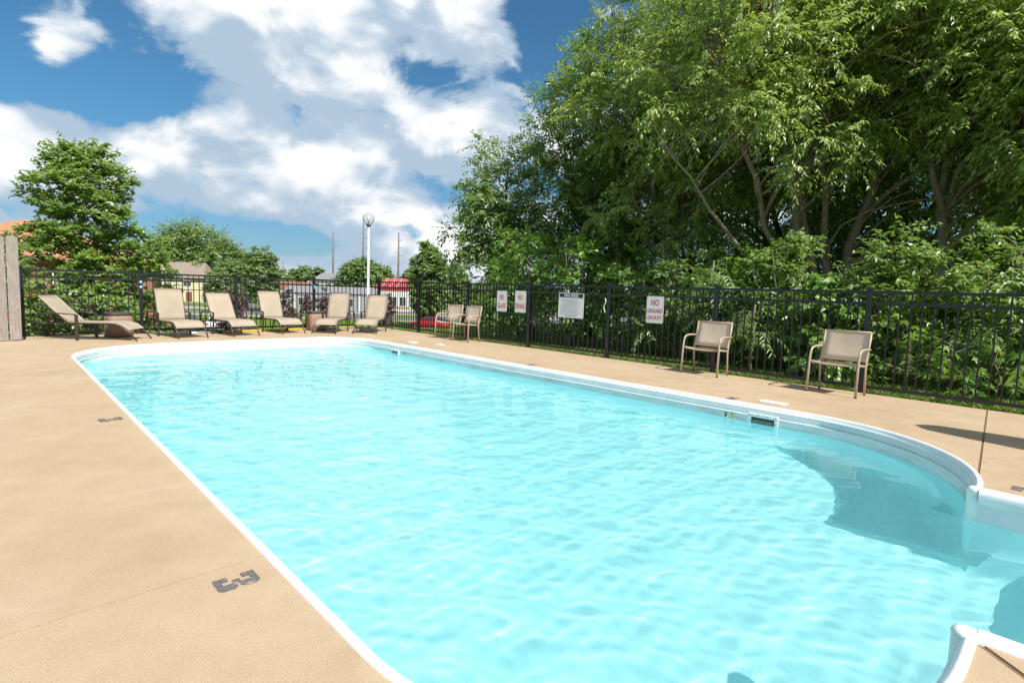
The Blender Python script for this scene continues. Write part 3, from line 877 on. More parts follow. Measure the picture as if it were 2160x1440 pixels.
tree('cherry_tree', 'tall bright green tree with drooping leaves behind the rules board', base(7.8, -4.9),
     [stem(rs, (0, 0, 0), (.3, .1, 11.5), .19, .03), stem(rs, (.1, .1, 2.2), (-2.0, .2, 9.2), .10, .025), stem(rs, (.1, .1, 3.0), (1.8, -.3, 9.8), .10, .025)],
     [(0, .2, 8.4, 2.6, 2.4, 3.2), (-1.0, .4, 6.6, 2.4, 2.2, 2.4), (1.4, -.4, 5.9, 2.2, 2.2, 2.4), (.2, -.8, 4.4, 1.9, 1.5, 1.2), (-.4, -1.5, 3.6, 2.2, .9, 1.2)], 440, .56, 15, 14, .105, .043, .62, 'leaf_cherry', 23, limb_every=2)
main = [stem(rs, (0, 0, 0), (-1.5, .3, 7.8), .13, .045), stem(rs, (.05, .1, 0), (-2.5, -.1, 9.2), .12, .035), stem(rs, (.1, -.05, 0), (-.55, .25, 9.4), .11, .03),
        stem(rs, (.2, .1, 0), (1.35, .1, 9.4), .14, .035), stem(rs, (-.1, 0, 0), (-3.5, -.6, 7.0), .10, .03), stem(rs, (-.1, -.1, 0), (-4.4, -1.0, 4.6), .075, .02)]
tree('cherry_tree', 'big many-stemmed tree with leaning pale trunks behind the lifeguard sign', base(11.9, -5.0), main,
     [(-.6, .2, 7.8, 3.6, 2.7, 2.2), (-2.4, -.6, 6.6, 2.6, 2.2, 1.7), (1.6, -.6, 6.6, 2.4, 2.2, 1.8), (-.6, -1.6, 6.2, 2.8, 1.4, 1.5), (-3.2, -1.2, 5.2, 1.6, 1.4, .9), (-1.9, -1.9, 4.7, 1.6, .8, 1.0), (1.9, -1.6, 4.5, 1.3, .8, 1.0)], 520, .54, 15, 14, .108, .043, .66, 'leaf_cherry', 24, limb_every=1)
tree('cherry_tree', 'tall straight-trunked tree with drooping leaves behind the armchair by the last post', base(13.9, -5.0),
     [stem(rs, (0, 0, 0), (.2, .2, 8.6), .14, .035, wob=.05), stem(rs, (.05, 0, 3.2), (1.9, -.4, 7.8), .08, .02), stem(rs, (.05, 0, 3.2), (-1.5, .5, 8.2), .08, .02)],
     [(.3, .2, 6.8, 2.8, 2.5, 2.2), (1.2, -.9, 5.8, 2.4, 2.0, 1.7), (.6, -.6, 4.9, 2.0, 1.5, 1.0), (.9, -1.6, 3.6, 1.9, .9, 1.1)], 410, .54, 15, 14, .105, .045, .62, 'leaf_cherry', 25, limb_every=2)
tree('cherry_tree', 'broad tree with reddish twig tips over the end of the signed fence', base(16.2, -5.9),
     [stem(rs, (0, 0, 0), (.2, .1, 7.4), .15, .035, wob=.06), stem(rs, (.05, 0, 2.6), (-1.6, .1, 6.0), .08, .02), stem(rs, (.05, 0, 2.4), (1.9, .3, 6.0), .08, .02)],
     [(0, .1, 5.7, 2.7, 2.5, 2.1), (-.9, -.5, 5.0, 2.3, 2.1, 1.7), (.8, -.6, 4.8, 2.0, 1.8, 1.4), (-.6, -1.4, 3.9, 1.8, 1.0, 1.2)], 380, .56, 15, 14, .105, .045, .6, 'leaf_cherry', 26, limb_every=2)
# the deeper wood: copies of one tall tree, turned
deep = tree('wood_tree', 'dense dark tree deeper in the wood', base(9.5, -9.0),
     [stem(rs, (0, 0, 0), (.3, .1, 10.5), .2, .04), stem(rs, (.1, 0, 2.5), (-2.1, .6, 8), .1, .02), stem(rs, (.1, 0, 2.2), (1.9, -.8, 7.6), .1, .02)],
     [(0, 0, 8.2, 3.0, 3.0, 4.0), (-.6, .3, 4.6, 2.9, 2.8, 2.2), (.6, -.3, 2.4, 2.8, 2.6, 1.4)], 240, .75, 12, 10, .16, .075, .5, 'leaf_dark', 27, 'barkdark', group=GR, limb_every=3)
for k, (u, v, s, rz) in enumerate(((6.3, -8.6, .82, 1.1), (12.6, -8.6, .84, 2.3), (15.4, -9.2, .80, 3.6), (18.2, -12.0, .85, 5.0), (11.0, -13.5, 1.0, .6), (7.0, -13.5, .95, 4.1), (15.0, -14.0, 1.0, 2.0), (20.5, -16.0, 1.0, 3.0), (2.8, -9.0, .62, 5.5))):
    c = copy_tree(deep); c.location = base(u, v); c.rotation_euler = (0, 0, rz); c.scale = (s, s, s)

# understory along the fence
def shrub(label, u, v, h, r, seed, mat='leaf_shrub', ln=.10, wd=.055, clumps=34, droop=.35, name='shrub', twigs=11, per=9, crad=.34):
    rng = np.random.default_rng(seed)
    st = [stem(rng, (rng.normal(0, .08), rng.normal(0, .08), 0), (rng.normal(0, r * .45), rng.normal(0, r * .45), h * rng.uniform(.65, .92)), .022, .006, 6, .05) for _ in range(6)]
    return tree(name, label, base(u, v - .30), st, [(0, 0, h * .60, r, r, h * .42), (rng.normal(0, .2), rng.normal(0, .2), h * .34, r * .92, r * .92, h * .26)], clumps, crad, twigs, per, ln, wd, droop, mat, seed, limb_every=2, cat='shrub', shell=.35)
shrub('feathery light green bush overtopping the fence by the no glass sign', 5.5, -1.35, 3.3, 1.30, 41, 'leaf_maple', .095, .034, 80, .45, 'feathery_bush', 13, 12, .42)
shrub('rounded leafy bush filling the fence corner below the dark tree', 3.9, -2.3, 2.3, 1.1, 42, ln=.085, wd=.045, clumps=50)
shrub('broad-leaved bush behind the no diving sign', 7.3, -1.05, 2.7, .95, 43, 'leaf_maple', ln=.09, wd=.055, clumps=48)
shrub('glossy-leaved bush hanging over the fence beside the rules board', 8.5, -1.5, 2.5, .90, 44, 'leaf_shrub', .095, .062, 50)
shrub('dense bush in shade right behind the white cord', 9.7, -1.9, 2.7, 1.0, 45, 'leaf_dark', .10, .055, 56)
shrub('leafy bush reaching the rail beside the lifeguard sign', 11.0, -1.7, 2.4, .95, 46, ln=.105, wd=.06, clumps=50)
shrub('dark bush behind the single armchair under the lifeguard sign', 12.1, -1.8, 2.5, .95, 47, 'leaf_dark', .11, .065, 54)
shrub('heart-leaved bush behind the fence between the two armchairs', 12.9, -1.25, 1.75, .70, 48, 'leaf_shrub', .13, .105, 34, .6, crad=.30, per=7)
shrub('tangled bush behind the last armchair', 13.9, -1.9, 2.5, .95, 49, 'leaf_dark', .11, .06, 54)
shrub('shaded bush at the end of the signed fence', 15.2, -1.9, 2.6, 1.0, 50, 'leaf_dark', .11, .06, 56)
shrub('tall shaded bush past the end of the signed fence', 16.6, -1.9, 2.6, 1.0, 51, 'leaf_dark', .11, .06, 50)

# tree of heaven: arching stalks with paired leaflets
def frond_bush(label, u, v, h, seed):
    rng = np.random.default_rng(seed)
    root = thing('frond_shrub', label, 'shrub', base(u, v))
    P, AX, UPN, T = [], [], [], []
    mb = MB()
    for k in range(30):
        a = rng.uniform(0, 2 * PI); z0 = h * rng.uniform(.35, .82)
        L = rng.uniform(.45, .72); d = np.array([math.cos(a), math.sin(a), 0])
        p0 = np.array([rng.normal(0, .12), rng.normal(0, .12), z0]); path = []
        for t in np.linspace(0, 1, 9): path.append(p0 + d * L * t * (1 - .15 * t) + np.array([0, 0, L * (.55 * t - .95 * t * t)]))
        mb.tube([tuple(q) for q in path], [.006 - .004 * t for t in np.linspace(0, 1, 9)], 4, cap=False)
        tint = np.clip(rng.normal(.6, .2), 0, 1)
        for i in range(1, 9):
            tg = norm(path[i] - path[i - 1]); sd = norm(np.cross(tg, [0, 0, 1.]))
            for q in (.0,):
                pp = path[i - 1] + (path[i] - path[i - 1]) * q
                for s in (-1, 1):
                    P.append(pp); AX.append(norm(sd * s * .9 + tg * .35 + np.array([0, 0, -.35]))); UPN.append(norm(np.cross(sd, tg) * 1 + rng.normal(0, .1, 3))); T.append(tint)
    st = stem(rng, (0, 0, 0), (0, 0, h * .85), .035, .015, 5, .04)
    mb.tube(st[0], st[1], 7)
    mb.build('trunk', MAT['bark'], root)
    link('crown', leaf_blades(np.array(P), np.array(AX), np.array(UPN), .12, .026, np.array(T), 'crown', MAT['leaf_shrub']), root)
frond_bush('shrub with long feather-like fronds standing behind the lifeguard sign', 10.9, -1.25, 2.55, 61)
frond_bush('low shrub with feather-like fronds seen through the pickets near the lone armchair', 11.9, -.95, 1.55, 62)

# maple saplings with leaves large enough to tell apart: each leaf an object
def maple_leaf_mesh(seed):
    rng = random.Random(seed)
    tips = [(-112, .55), (-58, .86), (0, 1.0), (58, .86), (112, .55)]
    pts = [(0, 0)]; prev = None
    ang = []
    for i, (a, r) in enumerate(tips):
        ang.append((a - 17, r * .55)); ang.append((a, r * rng.uniform(.93, 1.07))); ang.append((a + 17, r * .55))
        if i < 4: ang.append((a + 28, .34))
    vs = [(0, .12, .0)] + [(math.sin(R(a)) * r * .62, .12 + math.cos(R(a)) * r * .75, -.10 * r * r - .08 * abs(math.sin(R(a))) * r) for a, r in ang]
    vs.insert(1, (-.02, 0, 0)); vs.append((.02, 0, 0))
    n = len(vs)
    co = np.array(vs); tr = np.array([(0, i, i + 1) for i in range(1, n - 1)])[:, ::-1]
    return raw_mesh('leaf', co, tr, np.full(n, .25 + .16 * seed), MAT['leaf_maple'])
LEAVES = [maple_leaf_mesh(k) for k in range(5)]
def sapling(label, u, v, h, seed, n=46, spread=.42):
    rng = random.Random(seed); nr = np.random.default_rng(seed)
    root = thing('maple_sapling', label, 'sapling', base(u, v))
    mb = MB(); sites = []
    st = stem(nr, (0, 0, 0), (rng.uniform(-.1, .1), rng.uniform(-.1, .1), h), .016, .005, 6, .03)
    mb.tube(st[0], st[1], 6)
    for k in range(7):
        t = .30 + .68 * k / 6; z = h * t; a = k * 2.4 + rng.random()
        L = spread * (1.15 - .6 * t) * rng.uniform(.8, 1.2)
        e = (math.cos(a) * L, math.sin(a) * L, z + .12 - .05 * rng.random())
        mb.tube(bent((st[0][0][0], st[0][0][1], z - .08), e, nr, .08, 5), [.007, .006, .005, .004, .003], 4, cap=False)
        for q in range(n // 7): 
            f = rng.uniform(.45, 1.05); sites.append((e[0] * f + rng.gauss(0, .06), e[1] * f + rng.gauss(0, .06), z - .08 + (e[2] - z + .08) * f + rng.gauss(0, .05), a + rng.gauss(0, .9)))
    mb.build('stem', MAT['bark'], root)
    for x, y, z, a in sites:
        o = link('leaf', LEAVES[rng.randrange(5)], root, loc=(x, y, z))
        s = rng.uniform(.13, .21)
        o.scale = (s, s, s); o.rotation_euler = (rng.gauss(-.55, .3), rng.gauss(0, .3), a - PI / 2)
    return root
sapling('bright maple sapling behind the fence beside the last armchair', 14.35, -.75, 1.15, 71, 49, .5)
sapling('maple sapling peeking between chair and fence post under the heart-leaved bush', 13.25, -.62, .95, 72, 35, .36)
sapling('pale maple sapling in the sun halfway along the last fence panel', 14.85, -.80, .92, 73, 49, .46)
sapling('knee-high maple sapling at the foot of the last fence panel', 15.05, -.55, .50, 74, 28, .32)
sapling('maple sapling by the deck joint at the end of the signed fence', 15.75, -.70, .75, 75, 42, .42)
sapling('thin maple sapling in the shade past the last armchair', 15.35, -1.05, 1.05, 76, 35, .42)
sapling('small maple sapling under the chair with the tall shadowed bush behind', 13.75, -.60, .55, 77, 28, .30)

# grass along the fences
rng = np.random.default_rng(90)
def blades(n, us_, vs__, hz, seed):
    r_ = np.random.default_rng(seed)
    u = r_.uniform(*us_, n); v = r_.uniform(*vs__, n)
    return u, v
U_, V_ = [], []
for n, ur, vr in ((26000, (1.0, 16.6), (-1.25, .06)), (5200, (-.9, .10), (-.3, 9.0)), (1500, (-.1, .16), (7.6, 9.2))):
    U_.append(rng.uniform(*ur, n)); V_.append(rng.uniform(*vr, n))
U_, V_ = np.concatenate(U_), np.concatenate(V_)
k_ = (V_ < -.02) | (rng.random(len(V_)) < .5)
U_, V_ = U_[k_], V_[k_]
Z_ = np.array([terrain_z(a, b) for a, b in zip(U_, V_)])
P_ = np.stack([CORNER.x + DR.x * U_ + DL.x * V_, CORNER.y + DR.y * U_ + DL.y * V_, Z_ - .005], -1)
ax_ = norm(np.stack([rng.normal(0, .45, len(P_)), rng.normal(0, .45, len(P_)), np.ones(len(P_))], -1))
up_ = norm(rng.normal(size=P_.shape))
gb = link('grass', leaf_blades(P_, ax_, up_, rng.uniform(.05, .15, len(P_)), .010, np.clip(rng.normal(.5, .25, len(P_)), 0, 1), 'grass', MAT['grassblade'], .05, .3))
gb['kind'] = 'stuff'; gb['label'] = 'short uneven grass at the foot of the fences'; gb['category'] = 'grass'

# ================================================================== FURNITURE
def rounded(pts, r=.06, n=5):
    """polyline with its inner corners rounded"""
    P = [Vector(p) for p in pts]; out = [P[0]]
    for a, b, c in zip(P, P[1:], P[2:]):
        d1, d2 = (a - b), (c - b); k = min(r, d1.length * .45, d2.length * .45)
        p0, p1 = b + d1.normalized() * k, b + d2.normalized() * k
        for i in range(n + 1):
            t = i / n; out.append(p0 * (1 - t) ** 2 + b * 2 * t * (1 - t) + p1 * t * t)
    return out + [P[-1]]
def sheet_along(path, y0, y1, thick=.006, belly=0.0, ny=6):
    """fabric stretched across a profile path (x,z), sagging a little in the middle"""
    mb = MB(); n = len(path); vs = []
    for s in (0, 1):
        for i, (x, z) in enumerate(path):
            a = path[max(i - 1, 0)]; b = path[min(i + 1, n - 1)]
            tx, tz = b[0] - a[0], b[1] - a[1]; l = math.hypot(tx, tz) or 1
            nx, nz = -tz / l, tx / l
            for j in range(ny + 1):
                t = j / ny; sag = -belly * math.sin(PI * t) * math.sin(PI * i / (n - 1))
                k = sag + (thick / 2 if s == 0 else -thick / 2)
                vs.append((x + nx * k, y0 + (y1 - y0) * t, z + nz * k))
    m = ny + 1; off = n * m; fs = []
    for i in range(n - 1):
        for j in range(ny):
            a, b, c, d = i * m + j, i * m + j + 1, (i + 1) * m + j + 1, (i + 1) * m + j
            fs += [(a, d, c, b), (off + a, off + b, off + c, off + d)]
        for j in (0, ny):
            a, d = i * m + j, (i + 1) * m + j; fs.append((a, off + a, off + d, d))
    for i in (0, n - 1):
        for j in range(ny): a, b = i * m + j, i * m + j + 1; fs.append((a, b, off + b, off + a))
    return mb.add(vs, fs, True)
def lounger(label, foot_mid, facing, recline, LSC=.85):
    """x runs from the head (0) to the foot (2.1); facing = direction of the foot in the pool frame"""
    fu, fv = facing; l = math.hypot(fu, fv); fu, fv = fu / l, fv / l
    d = DR * fu + DL * fv; rz = math.atan2(d.y, d.x)
    loc = W(*foot_mid) - d * 2.08 * LSC
    t = thing('sun_lounger', label, 'lounger', loc, rz, 'sling sun loungers at the head of the pool')
    hw = .325
    t.scale = (LSC, 1, 1)
    ca, sa = math.cos(R(recline)), math.sin(R(recline)); hx, hz, L = .80, .37, .765
    back = [(hx - ca * L * k - (.05 * (k - .8) * 5 * (k - .8) * 5 * sa if k > .8 else 0), hz + sa * L * k + .035 * math.sin(PI * k) * -1 * ca + (.02 if k > .9 else 0)) for k in np.linspace(0, 1, 9)]
    seat = [(.78, .378), (1.0, .372), (1.3, .376), (1.55, .382), (1.68, .376), (1.78, .345), (1.87, .29), (1.93, .235)]
    for s in (-1, 1):
        y = s * hw
        MB().tube(rounded([(.42, y, .36), (1.66, y, .366), (1.86, y, .27), (2.08, y, .0)], .16, 6), .017, 8).build('side_rail', MAT['bronze'], t)
        MB().tube([(p[0] - .004, s * (hw - .012), p[1]) for p in back], .014, 8).build('back_frame', MAT['bronze'], t)
        # broad arm post and arm, rear leg slanting back
        MB().bbox((.97, s * (hw + .035), .275), (.060, .026, .55), .004).build('leg', MAT['bronze'], t)
        MB().tube(rounded([(.97, s * (hw + .035), .548), (.62, s * (hw + .035), .572), (.26, s * (hw + .030), .550), (.0, s * (hw + .025), .0)], .06, 5), [.019] * 14, 8, flat=.75).build('arm_and_rear_leg', MAT['bronze'], t)
        MB().tube([(.42, y, .36), (.17, s * (hw + .02), .36)], .014, 8).build('rear_rail', MAT['bronze'], t)
        k = 4; MB().tube([(back[k][0], s * (hw - .02), back[k][1]), (.42, s * (hw - .01), .36)], .008, 6).build('back_prop', MAT['bronze'], t)
    for x, z in ((1.93, .17), (.97, .345), (.17, .30)):
        MB().tube([(x, -hw, z), (x, hw, z)], .013, 8).build('crossbar', MAT['bronze'], t)
    MB().tube([(back[-1][0], -hw + .012, back[-1][1]), (back[-1][0], hw - .012, back[-1][1])], .014, 8).build('crossbar', MAT['bronze'], t)
    sheet_along(back, -hw + .012, hw - .012, .012, .012).build('back_sling', MAT['sling'], t)
    sheet_along(seat, -hw + .008, hw - .008, .012, .014).build('seat_sling', MAT['sling'], t)
    return t
lounger('sling lounger lying lengthwise beside the wooden boards, back low', (1.74, 6.84), (.56, -.83), 46, 1.03)
lounger('sling lounger with nearly upright back beside the blue-stickered post', (1.81, 5.88), (1.0, -.20), 76)
lounger('sling lounger leaning well back, next to the tall-backed lounger', (1.725, 4.67), (1.0, -.20), 58)
lounger('sling lounger with steep back between two fence posts, nearer the ribboned post', (1.45, 3.38), (1.0, -.16), 70)
lounger('sling lounger angled towards the pool in front of the second brown tub', (1.785, 2.715), (.50, .50), 70)
lounger('sling lounger angled towards the pool in front of the globe lamp', (2.20, 1.71), (.50, .50), 62)

def armchair(label, feet_front, feet_rear):
    """stands on the two front feet, faces away from the rear ones"""
    f0, f1 = W(*feet_front[0]), W(*feet_front[1]); m = (f0 + f1) / 2
    r = (W(*feet_rear[0]) + W(*feet_rear[1])) / 2
    ax = (f1 - f0); rz = math.atan2(ax.y, ax.x); w = ax.length
    t = thing('sling_armchair', label, 'chair', m, rz, 'sling armchairs along the signed fence')
    y1 = Vector((-ax.y, ax.x, 0)).normalized(); s_ = 1 if (r - m).dot(y1) > 0 else -1
    dp = .41; hw = w / 2
    for s in (-1, 1):
        x = s * hw
        # front leg bending into the arm
        MB().tube(rounded([(x, 0, 0), (x * .985, s_ * .02, .47), (x * .98, s_ * .05, .64), (x * .98, s_ * .20, .665), (x * .97, s_ * (dp + .03), .655)], .12, 7), .0165, 9).build('front_leg_and_arm', MAT['tanmetal'], t)
        MB().tube(rounded([(x * .93, s_ * dp * .98, 0), (x * .93, s_ * (dp - .05), .42), (x * .93, s_ * (dp + .0), .60), (x * .93, s_ * (dp + .06), .90)], .1, 5), .0155, 9).build('rear_leg', MAT['tanmetal'], t)
        MB().tube([(x * .97, s_ * .03, .452), (x * .95, s_ * .25, .425), (x * .93, s_ * (dp - .05), .418)], .013, 8).build('seat_rail', MAT['tanmetal'], t)
        MB().lathe([(.018, 0), (.018, .02), (.012, .024)], 10, (x, 0, -.001)).build('foot_cap', MAT['rubber'], t)
        MB().lathe([(.017, 0), (.017, .02), (.012, .024)], 10, (x * .93, s_ * dp * .98, -.001)).build('foot_cap', MAT['rubber'], t)
    n = 10
    MB().tube([(x, s_ * .03, .448 - .022 * (1 - (x / hw) ** 2)) for x in np.linspace(-hw * .97, hw * .97, n)], .015, 8).build('front_bar', MAT['tanmetal'], t)
    MB().tube([(x, s_ * (dp + .06), .90) for x in (-hw * .93, 0, hw * .93)], .011, 8).build('top_bar', MAT['tanmetal'], t)
    MB().tube([(x, s_ * (dp - .04), .44) for x in (-hw * .93, 0, hw * .93)], .010, 8).build('back_bar', MAT['tanmetal'], t)
    def sheet2(path, name, belly):
        mb = sheet_along([(p[0], p[1]) for p in path], -hw * .925, hw * .925, .009, belly)
        mb.v = [(q[1], s_ * q[0], q[2]) for q in mb.v]
        if s_ > 0: mb.f = [f[::-1] for f in mb.f]
        mb.build(name, MAT['sling_pale'], t)
    sheet2([(.035, .442), (.15, .424), (.28, .414), (.40, .412), (dp - .045, .420)], 'seat_sling', .016)
    sheet2([(dp - .055, .475), (dp - .03, .56), (dp + .0, .66), (dp + .03, .76), (dp + .045, .85), (dp + .063, .895)], 'back_sling', .012)
    return t
armchair('tan sling armchair standing alone beside the lifeguard sign', ((11.30, .54), (11.97, .56)), ((11.39, .09), (11.97, .18)))
armchair('tan sling armchair by the last fence post before the maple saplings', ((13.38, .62), (14.03, .67)), ((13.46, .21), (14.02, .27)))
armchair('one of a close pair of tan armchairs, on the side of the globe lamp', ((3.98, .58), (4.60, .54)), ((4.1, .0), (4.6, .0)))
armchair('one of a close pair of tan armchairs, on the side of the no glass sign', ((4.80, .60), (5.41, .59)), ((4.8, .05), (5.40, .04)))

# ------------------------------------------------------------------ signs hung on the fence
MR = Matrix.Rotation(ANG_U, 4, 'Z')
def face_frame(u, z, v=.034):
    ex, ey, ez = DR, Vector((0, 0, 1)), DL
    m = Matrix(((ex.x, ey.x, ez.x, 0), (ex.y, ey.y, ez.y, 0), (ex.z, ey.z, ez.z, 0), (0, 0, 0, 1)))
    p = W(u, v, z); m.translation = p
    return m
def rrect(w, h, r, n=5):
    o = []
    for cx, cy_, a in ((w / 2 - r, h / 2 - r, 0), (-w / 2 + r, h / 2 - r, 90), (-w / 2 + r, -h / 2 + r, 180), (w / 2 - r, -h / 2 + r, 270)):
        o += [(cx + r * math.cos(R(a + 90 * i / n)), cy_ + r * math.sin(R(a + 90 * i / n))) for i in range(n + 1)]
    return o
def sign(name, label, u, z, w, h, texts, tilt=0.0, group='warning signs on the fence'):
    t = thing(name, label, 'sign', group=group)
    t.matrix_world = face_frame(u, z) @ Matrix.Rotation(tilt, 4, 'Z')
    MB().prism(rrect(w, h, .03), 0, .004).build('plate', MAT['signwhite'], t)
    o, i_ = rrect(w - .018, h - .018, .024), rrect(w - .028, h - .028, .02)
    n = len(o)
    MB().add([(x, y, .0052) for x, y in o] + [(x, y, .0052) for x, y in i_], [(k, (k + 1) % n, n + (k + 1) % n, n + k) for k in range(n)]).build('border_line', MAT['greyprint'], t)
    for body, size, y, wide in texts:
        link('lettering', text_mesh(body, size, wide, bold=.0022), t, MAT['red'], loc=(0, y, .0055))
    for sy in (1, -1):
        link('bolt', MB().lathe([(.007, 0), (.007, .004), (.004, .006)], 8).mesh('bolt'), t, MAT['aluminium'], loc=(0, sy * (h / 2 - .028), .004))
    return t
sign('warning_sign', 'white upright sign with red letters reading NO GLASS', 6.04, 1.068, .37, .52, [('NO', .165, .10, .62), ('GLASS', .165, -.115, .62)])
sign('warning_sign', 'white upright sign with red letters reading NO DIVING', 6.70, 1.078, .375, .525, [('NO', .165, .10, .62), ('DIVING', .165, -.115, .58)], -.01)
sign('warning_sign', 'white upright sign with red letters reading NO LIFEGUARD ON DUTY', 10.40, 1.057, .375, .52, [('NO', .165, .135, .70), ('LIFEGUARD', .105, -.025, .60), ('ON DUTY', .105, -.155, .66)])
rb = thing('rules_board', 'white pool rules board with black heading bar', 'sign')
rb.matrix_world = face_frame(8.29, 1.053) @ Matrix.Rotation(-.012, 4, 'Z')
MB().prism(rrect(.72, .545, .025), 0, .004).build('plate', MAT['signwhite'], rb)
MB().box((0, .215, .0055), (.665, .085, .002)).build('heading_bar', MAT['black'], rb)
link('lettering', text_mesh('POOL RULES', .082, .86, bold=.0016), rb, MAT['signwhite'], loc=(0, .213, .0075))
rr = random.Random(4)
y = .125
while y > -.20:                       # rows of small print, too small to read
    m = MB(); x = -.29 + rr.choice((0, 0, .02, .05)); end = .29 - rr.random() * .22
    while x < end:
        wv_ = rr.uniform(.012, .045); m.box((x + wv_ / 2, y, .0055), (wv_, .0075, .001)); x += wv_ + .009
    m.build('small_print', MAT['greyprint'], rb); y -= rr.choice((.022, .024, .030))
m = MB(); x = -.16
while x < .16: wv_ = rr.uniform(.012, .03); m.box((x + wv_ / 2, -.232, .0055), (wv_, .010, .001)); x += wv_ + .008
m.build('small_print', MAT['black'], rb)
for o in KIDS[rb.name]:
    if o.name.startswith('small_print'): o['kind'] = 'stuff'

# small things tied to the fence
cord = MB().tube([W(9.215 + .035 * math.sin(t * 7.0) * (1 - t * .6), .046 + .01 * math.sin(t * 5), 1.24 - .30 * t) for t in np.linspace(0, 1, 16)], .009, 7)
tag(cord.build('cord', MAT['white']), 'short wavy white cord hanging on the fence post by the rules board', 'cord')
rib = thing('ribbon', 'small teal ribbon knotted round a back fence post', 'ribbon', W(0, PITCH_B))
mt_teal = simple('teal_ribbon', (.05, .42, .36), .6)
for k, (a, b) in enumerate((((.046, -.03, 1.33), (.065, .02, 1.15)), ((.046, .02, 1.30), (.07, -.035, 1.20)))):
    a, b = Vector(a), Vector(b)
    MB().tube([a, (a + b) / 2 + Vector((.015, 0, 0)), b], [.006, .022, .012], 6, flat=.3).build('tail', mt_teal, rib, rz=ANG_U)
rib.rotation_euler = (0, 0, 0)
stk = thing('sticker_pair', 'two round light blue stickers on a back fence post', 'sticker', W(0, 3 * PITCH_B), ANG_U)
mt_blue = simple('blue_sticker', (.10, .42, .68), .5)
for z in (1.27, 1.15):
    o = MB().lathe([(.034, 0), (.034, .003)], 18).build('disc', mt_blue, stk); o.rotation_euler = (0, PI / 2, 0); o.location = (.037, 0, z)
    o = MB().lathe([(.012, 0), (.012, .002)], 12).build('mark', MAT['signwhite'], stk); o.rotation_euler = (0, PI / 2, 0); o.location = (.040, 0, z + .006)

# ------------------------------------------------------------------ globe lamp
lp = W(.42, .62)
lamp = thing('globe_lamp', 'tall white lamp post with clear round globe in the fence corner', 'lamp', lp)
MB().lathe([(.11, 0), (.11, .03), (.055, .05), (.040, .06), (.033, 3.20)], 20).build('post', simple('lamp_post_paint', (.55, .57, .58), .4, var=.06), lamp)
MB().lathe([(.05, 3.20), (.085, 3.215), (.088, 3.235), (.05, 3.245)], 20).build('collar', MAT['bronze'], lamp)
def globe_material():
    m = bpy.data.materials.new('globe_acrylic'); m.use_nodes = True
    t = m.node_tree; t.nodes.clear()
    tr = t.nodes.new('ShaderNodeBsdfTransparent'); tr.inputs[0].default_value = (.90, .92, .93, 1)
    b = t.nodes.new('ShaderNodeBsdfPrincipled'); b.inputs['Roughness'].default_value = .12
    n = tex(t, 'Noise', 4, 3)
    t.links.new(ramp(t, n.outputs[0], [(.3, (.48, .50, .52)), (.7, (.58, .60, .61))]), b.inputs['Base Color'])
    mx = t.nodes.new('ShaderNodeMixShader'); lw = t.nodes.new('ShaderNodeLayerWeight'); lw.inputs[0].default_value = .35
    t.links.new(M(t, 'MULTIPLY_ADD', lw.outputs['Facing'], .55, .22), mx.inputs[0])
    t.links.new(tr.outputs[0], mx.inputs[1]); t.links.new(b.outputs[0], mx.inputs[2])
    o = t.nodes.new('ShaderNodeOutputMaterial'); t.links.new(mx.outputs[0], o.inputs[0])
    return m
MB().lathe([(.19 * math.sin(PI * k / 16) + (.0 if 0 < k < 16 else .0), 3.425 - .19 * math.cos(PI * k / 16)) for k in range(1, 16)] , 28).build('globe', globe_material(), lamp)
MB().lathe([(.02, 3.24), (.02, 3.34), (.045, 3.36), (.052, 3.44), (.03, 3.50), (.004, 3.52)], 14).build('bulb', MAT['white'], lamp)

# ------------------------------------------------------------------ tubs, pole, boards
def tub(label, u, v, w, h, rz):
    t = thing('planter_tub', label, 'tub', W(u, v), ANG_U + rz, 'brown tubs by the back fence')
    r = w / 2
    MB().lathe([(r * .90, 0), (r * .97, .015), (r * 1.0, h * .35), (r * .985, h * .75), (r * .93, h * .88)], 36, power=4.2).build('body', MAT['tub'], t)
    MB().lathe([(r * .93, h * .88), (r * .965, h * .885), (r * .96, h * .955), (r * .92, h), (r * .80, h), (r * .78, h * .9)], 36, power=4.2).build('rim', MAT['tubdark'], t)
    MB().lathe([(r * .79, h * .925), (r * .4, h * .935), (.002, h * .935)], 36, power=4.2).build('lid', MAT['tubdark'], t)
    MB().lathe([(r * .905, -.0), (r * .985, .004), (r * .985, .03), (r * .96, .034)], 36, power=4.2).build('foot_band', MAT['tubdark'], t)
tub('brown tub with dark rim behind the lengthwise lounger', .72, 7.16, .50, .56, .2)
tub('brown tub with dark rim beside the ribboned fence post', .55, 2.38, .50, .56, -.1)
pl = thing('cleaning_pole', 'long yellow pool pole with pale handle lying along the back fence', 'pole', W(.62, 6.0, .028), math.atan2((W(.18, 1.0) - W(.62, 6.0)).y, (W(.18, 1.0) - W(.62, 6.0)).x))
MB().tube([(0, 0, 0), (1.05, 0, 0)], .020, 10).build('handle', MAT['aluminium'], pl)
MB().tube([(1.05, 0, 0), (5.0, 0, 0)], .026, 10).build('shaft', MAT['yellow'], pl)
MB().tube([(1.0, 0, 0), (1.10, 0, 0)], .030, 10).build('clamp', MAT['black'], pl)

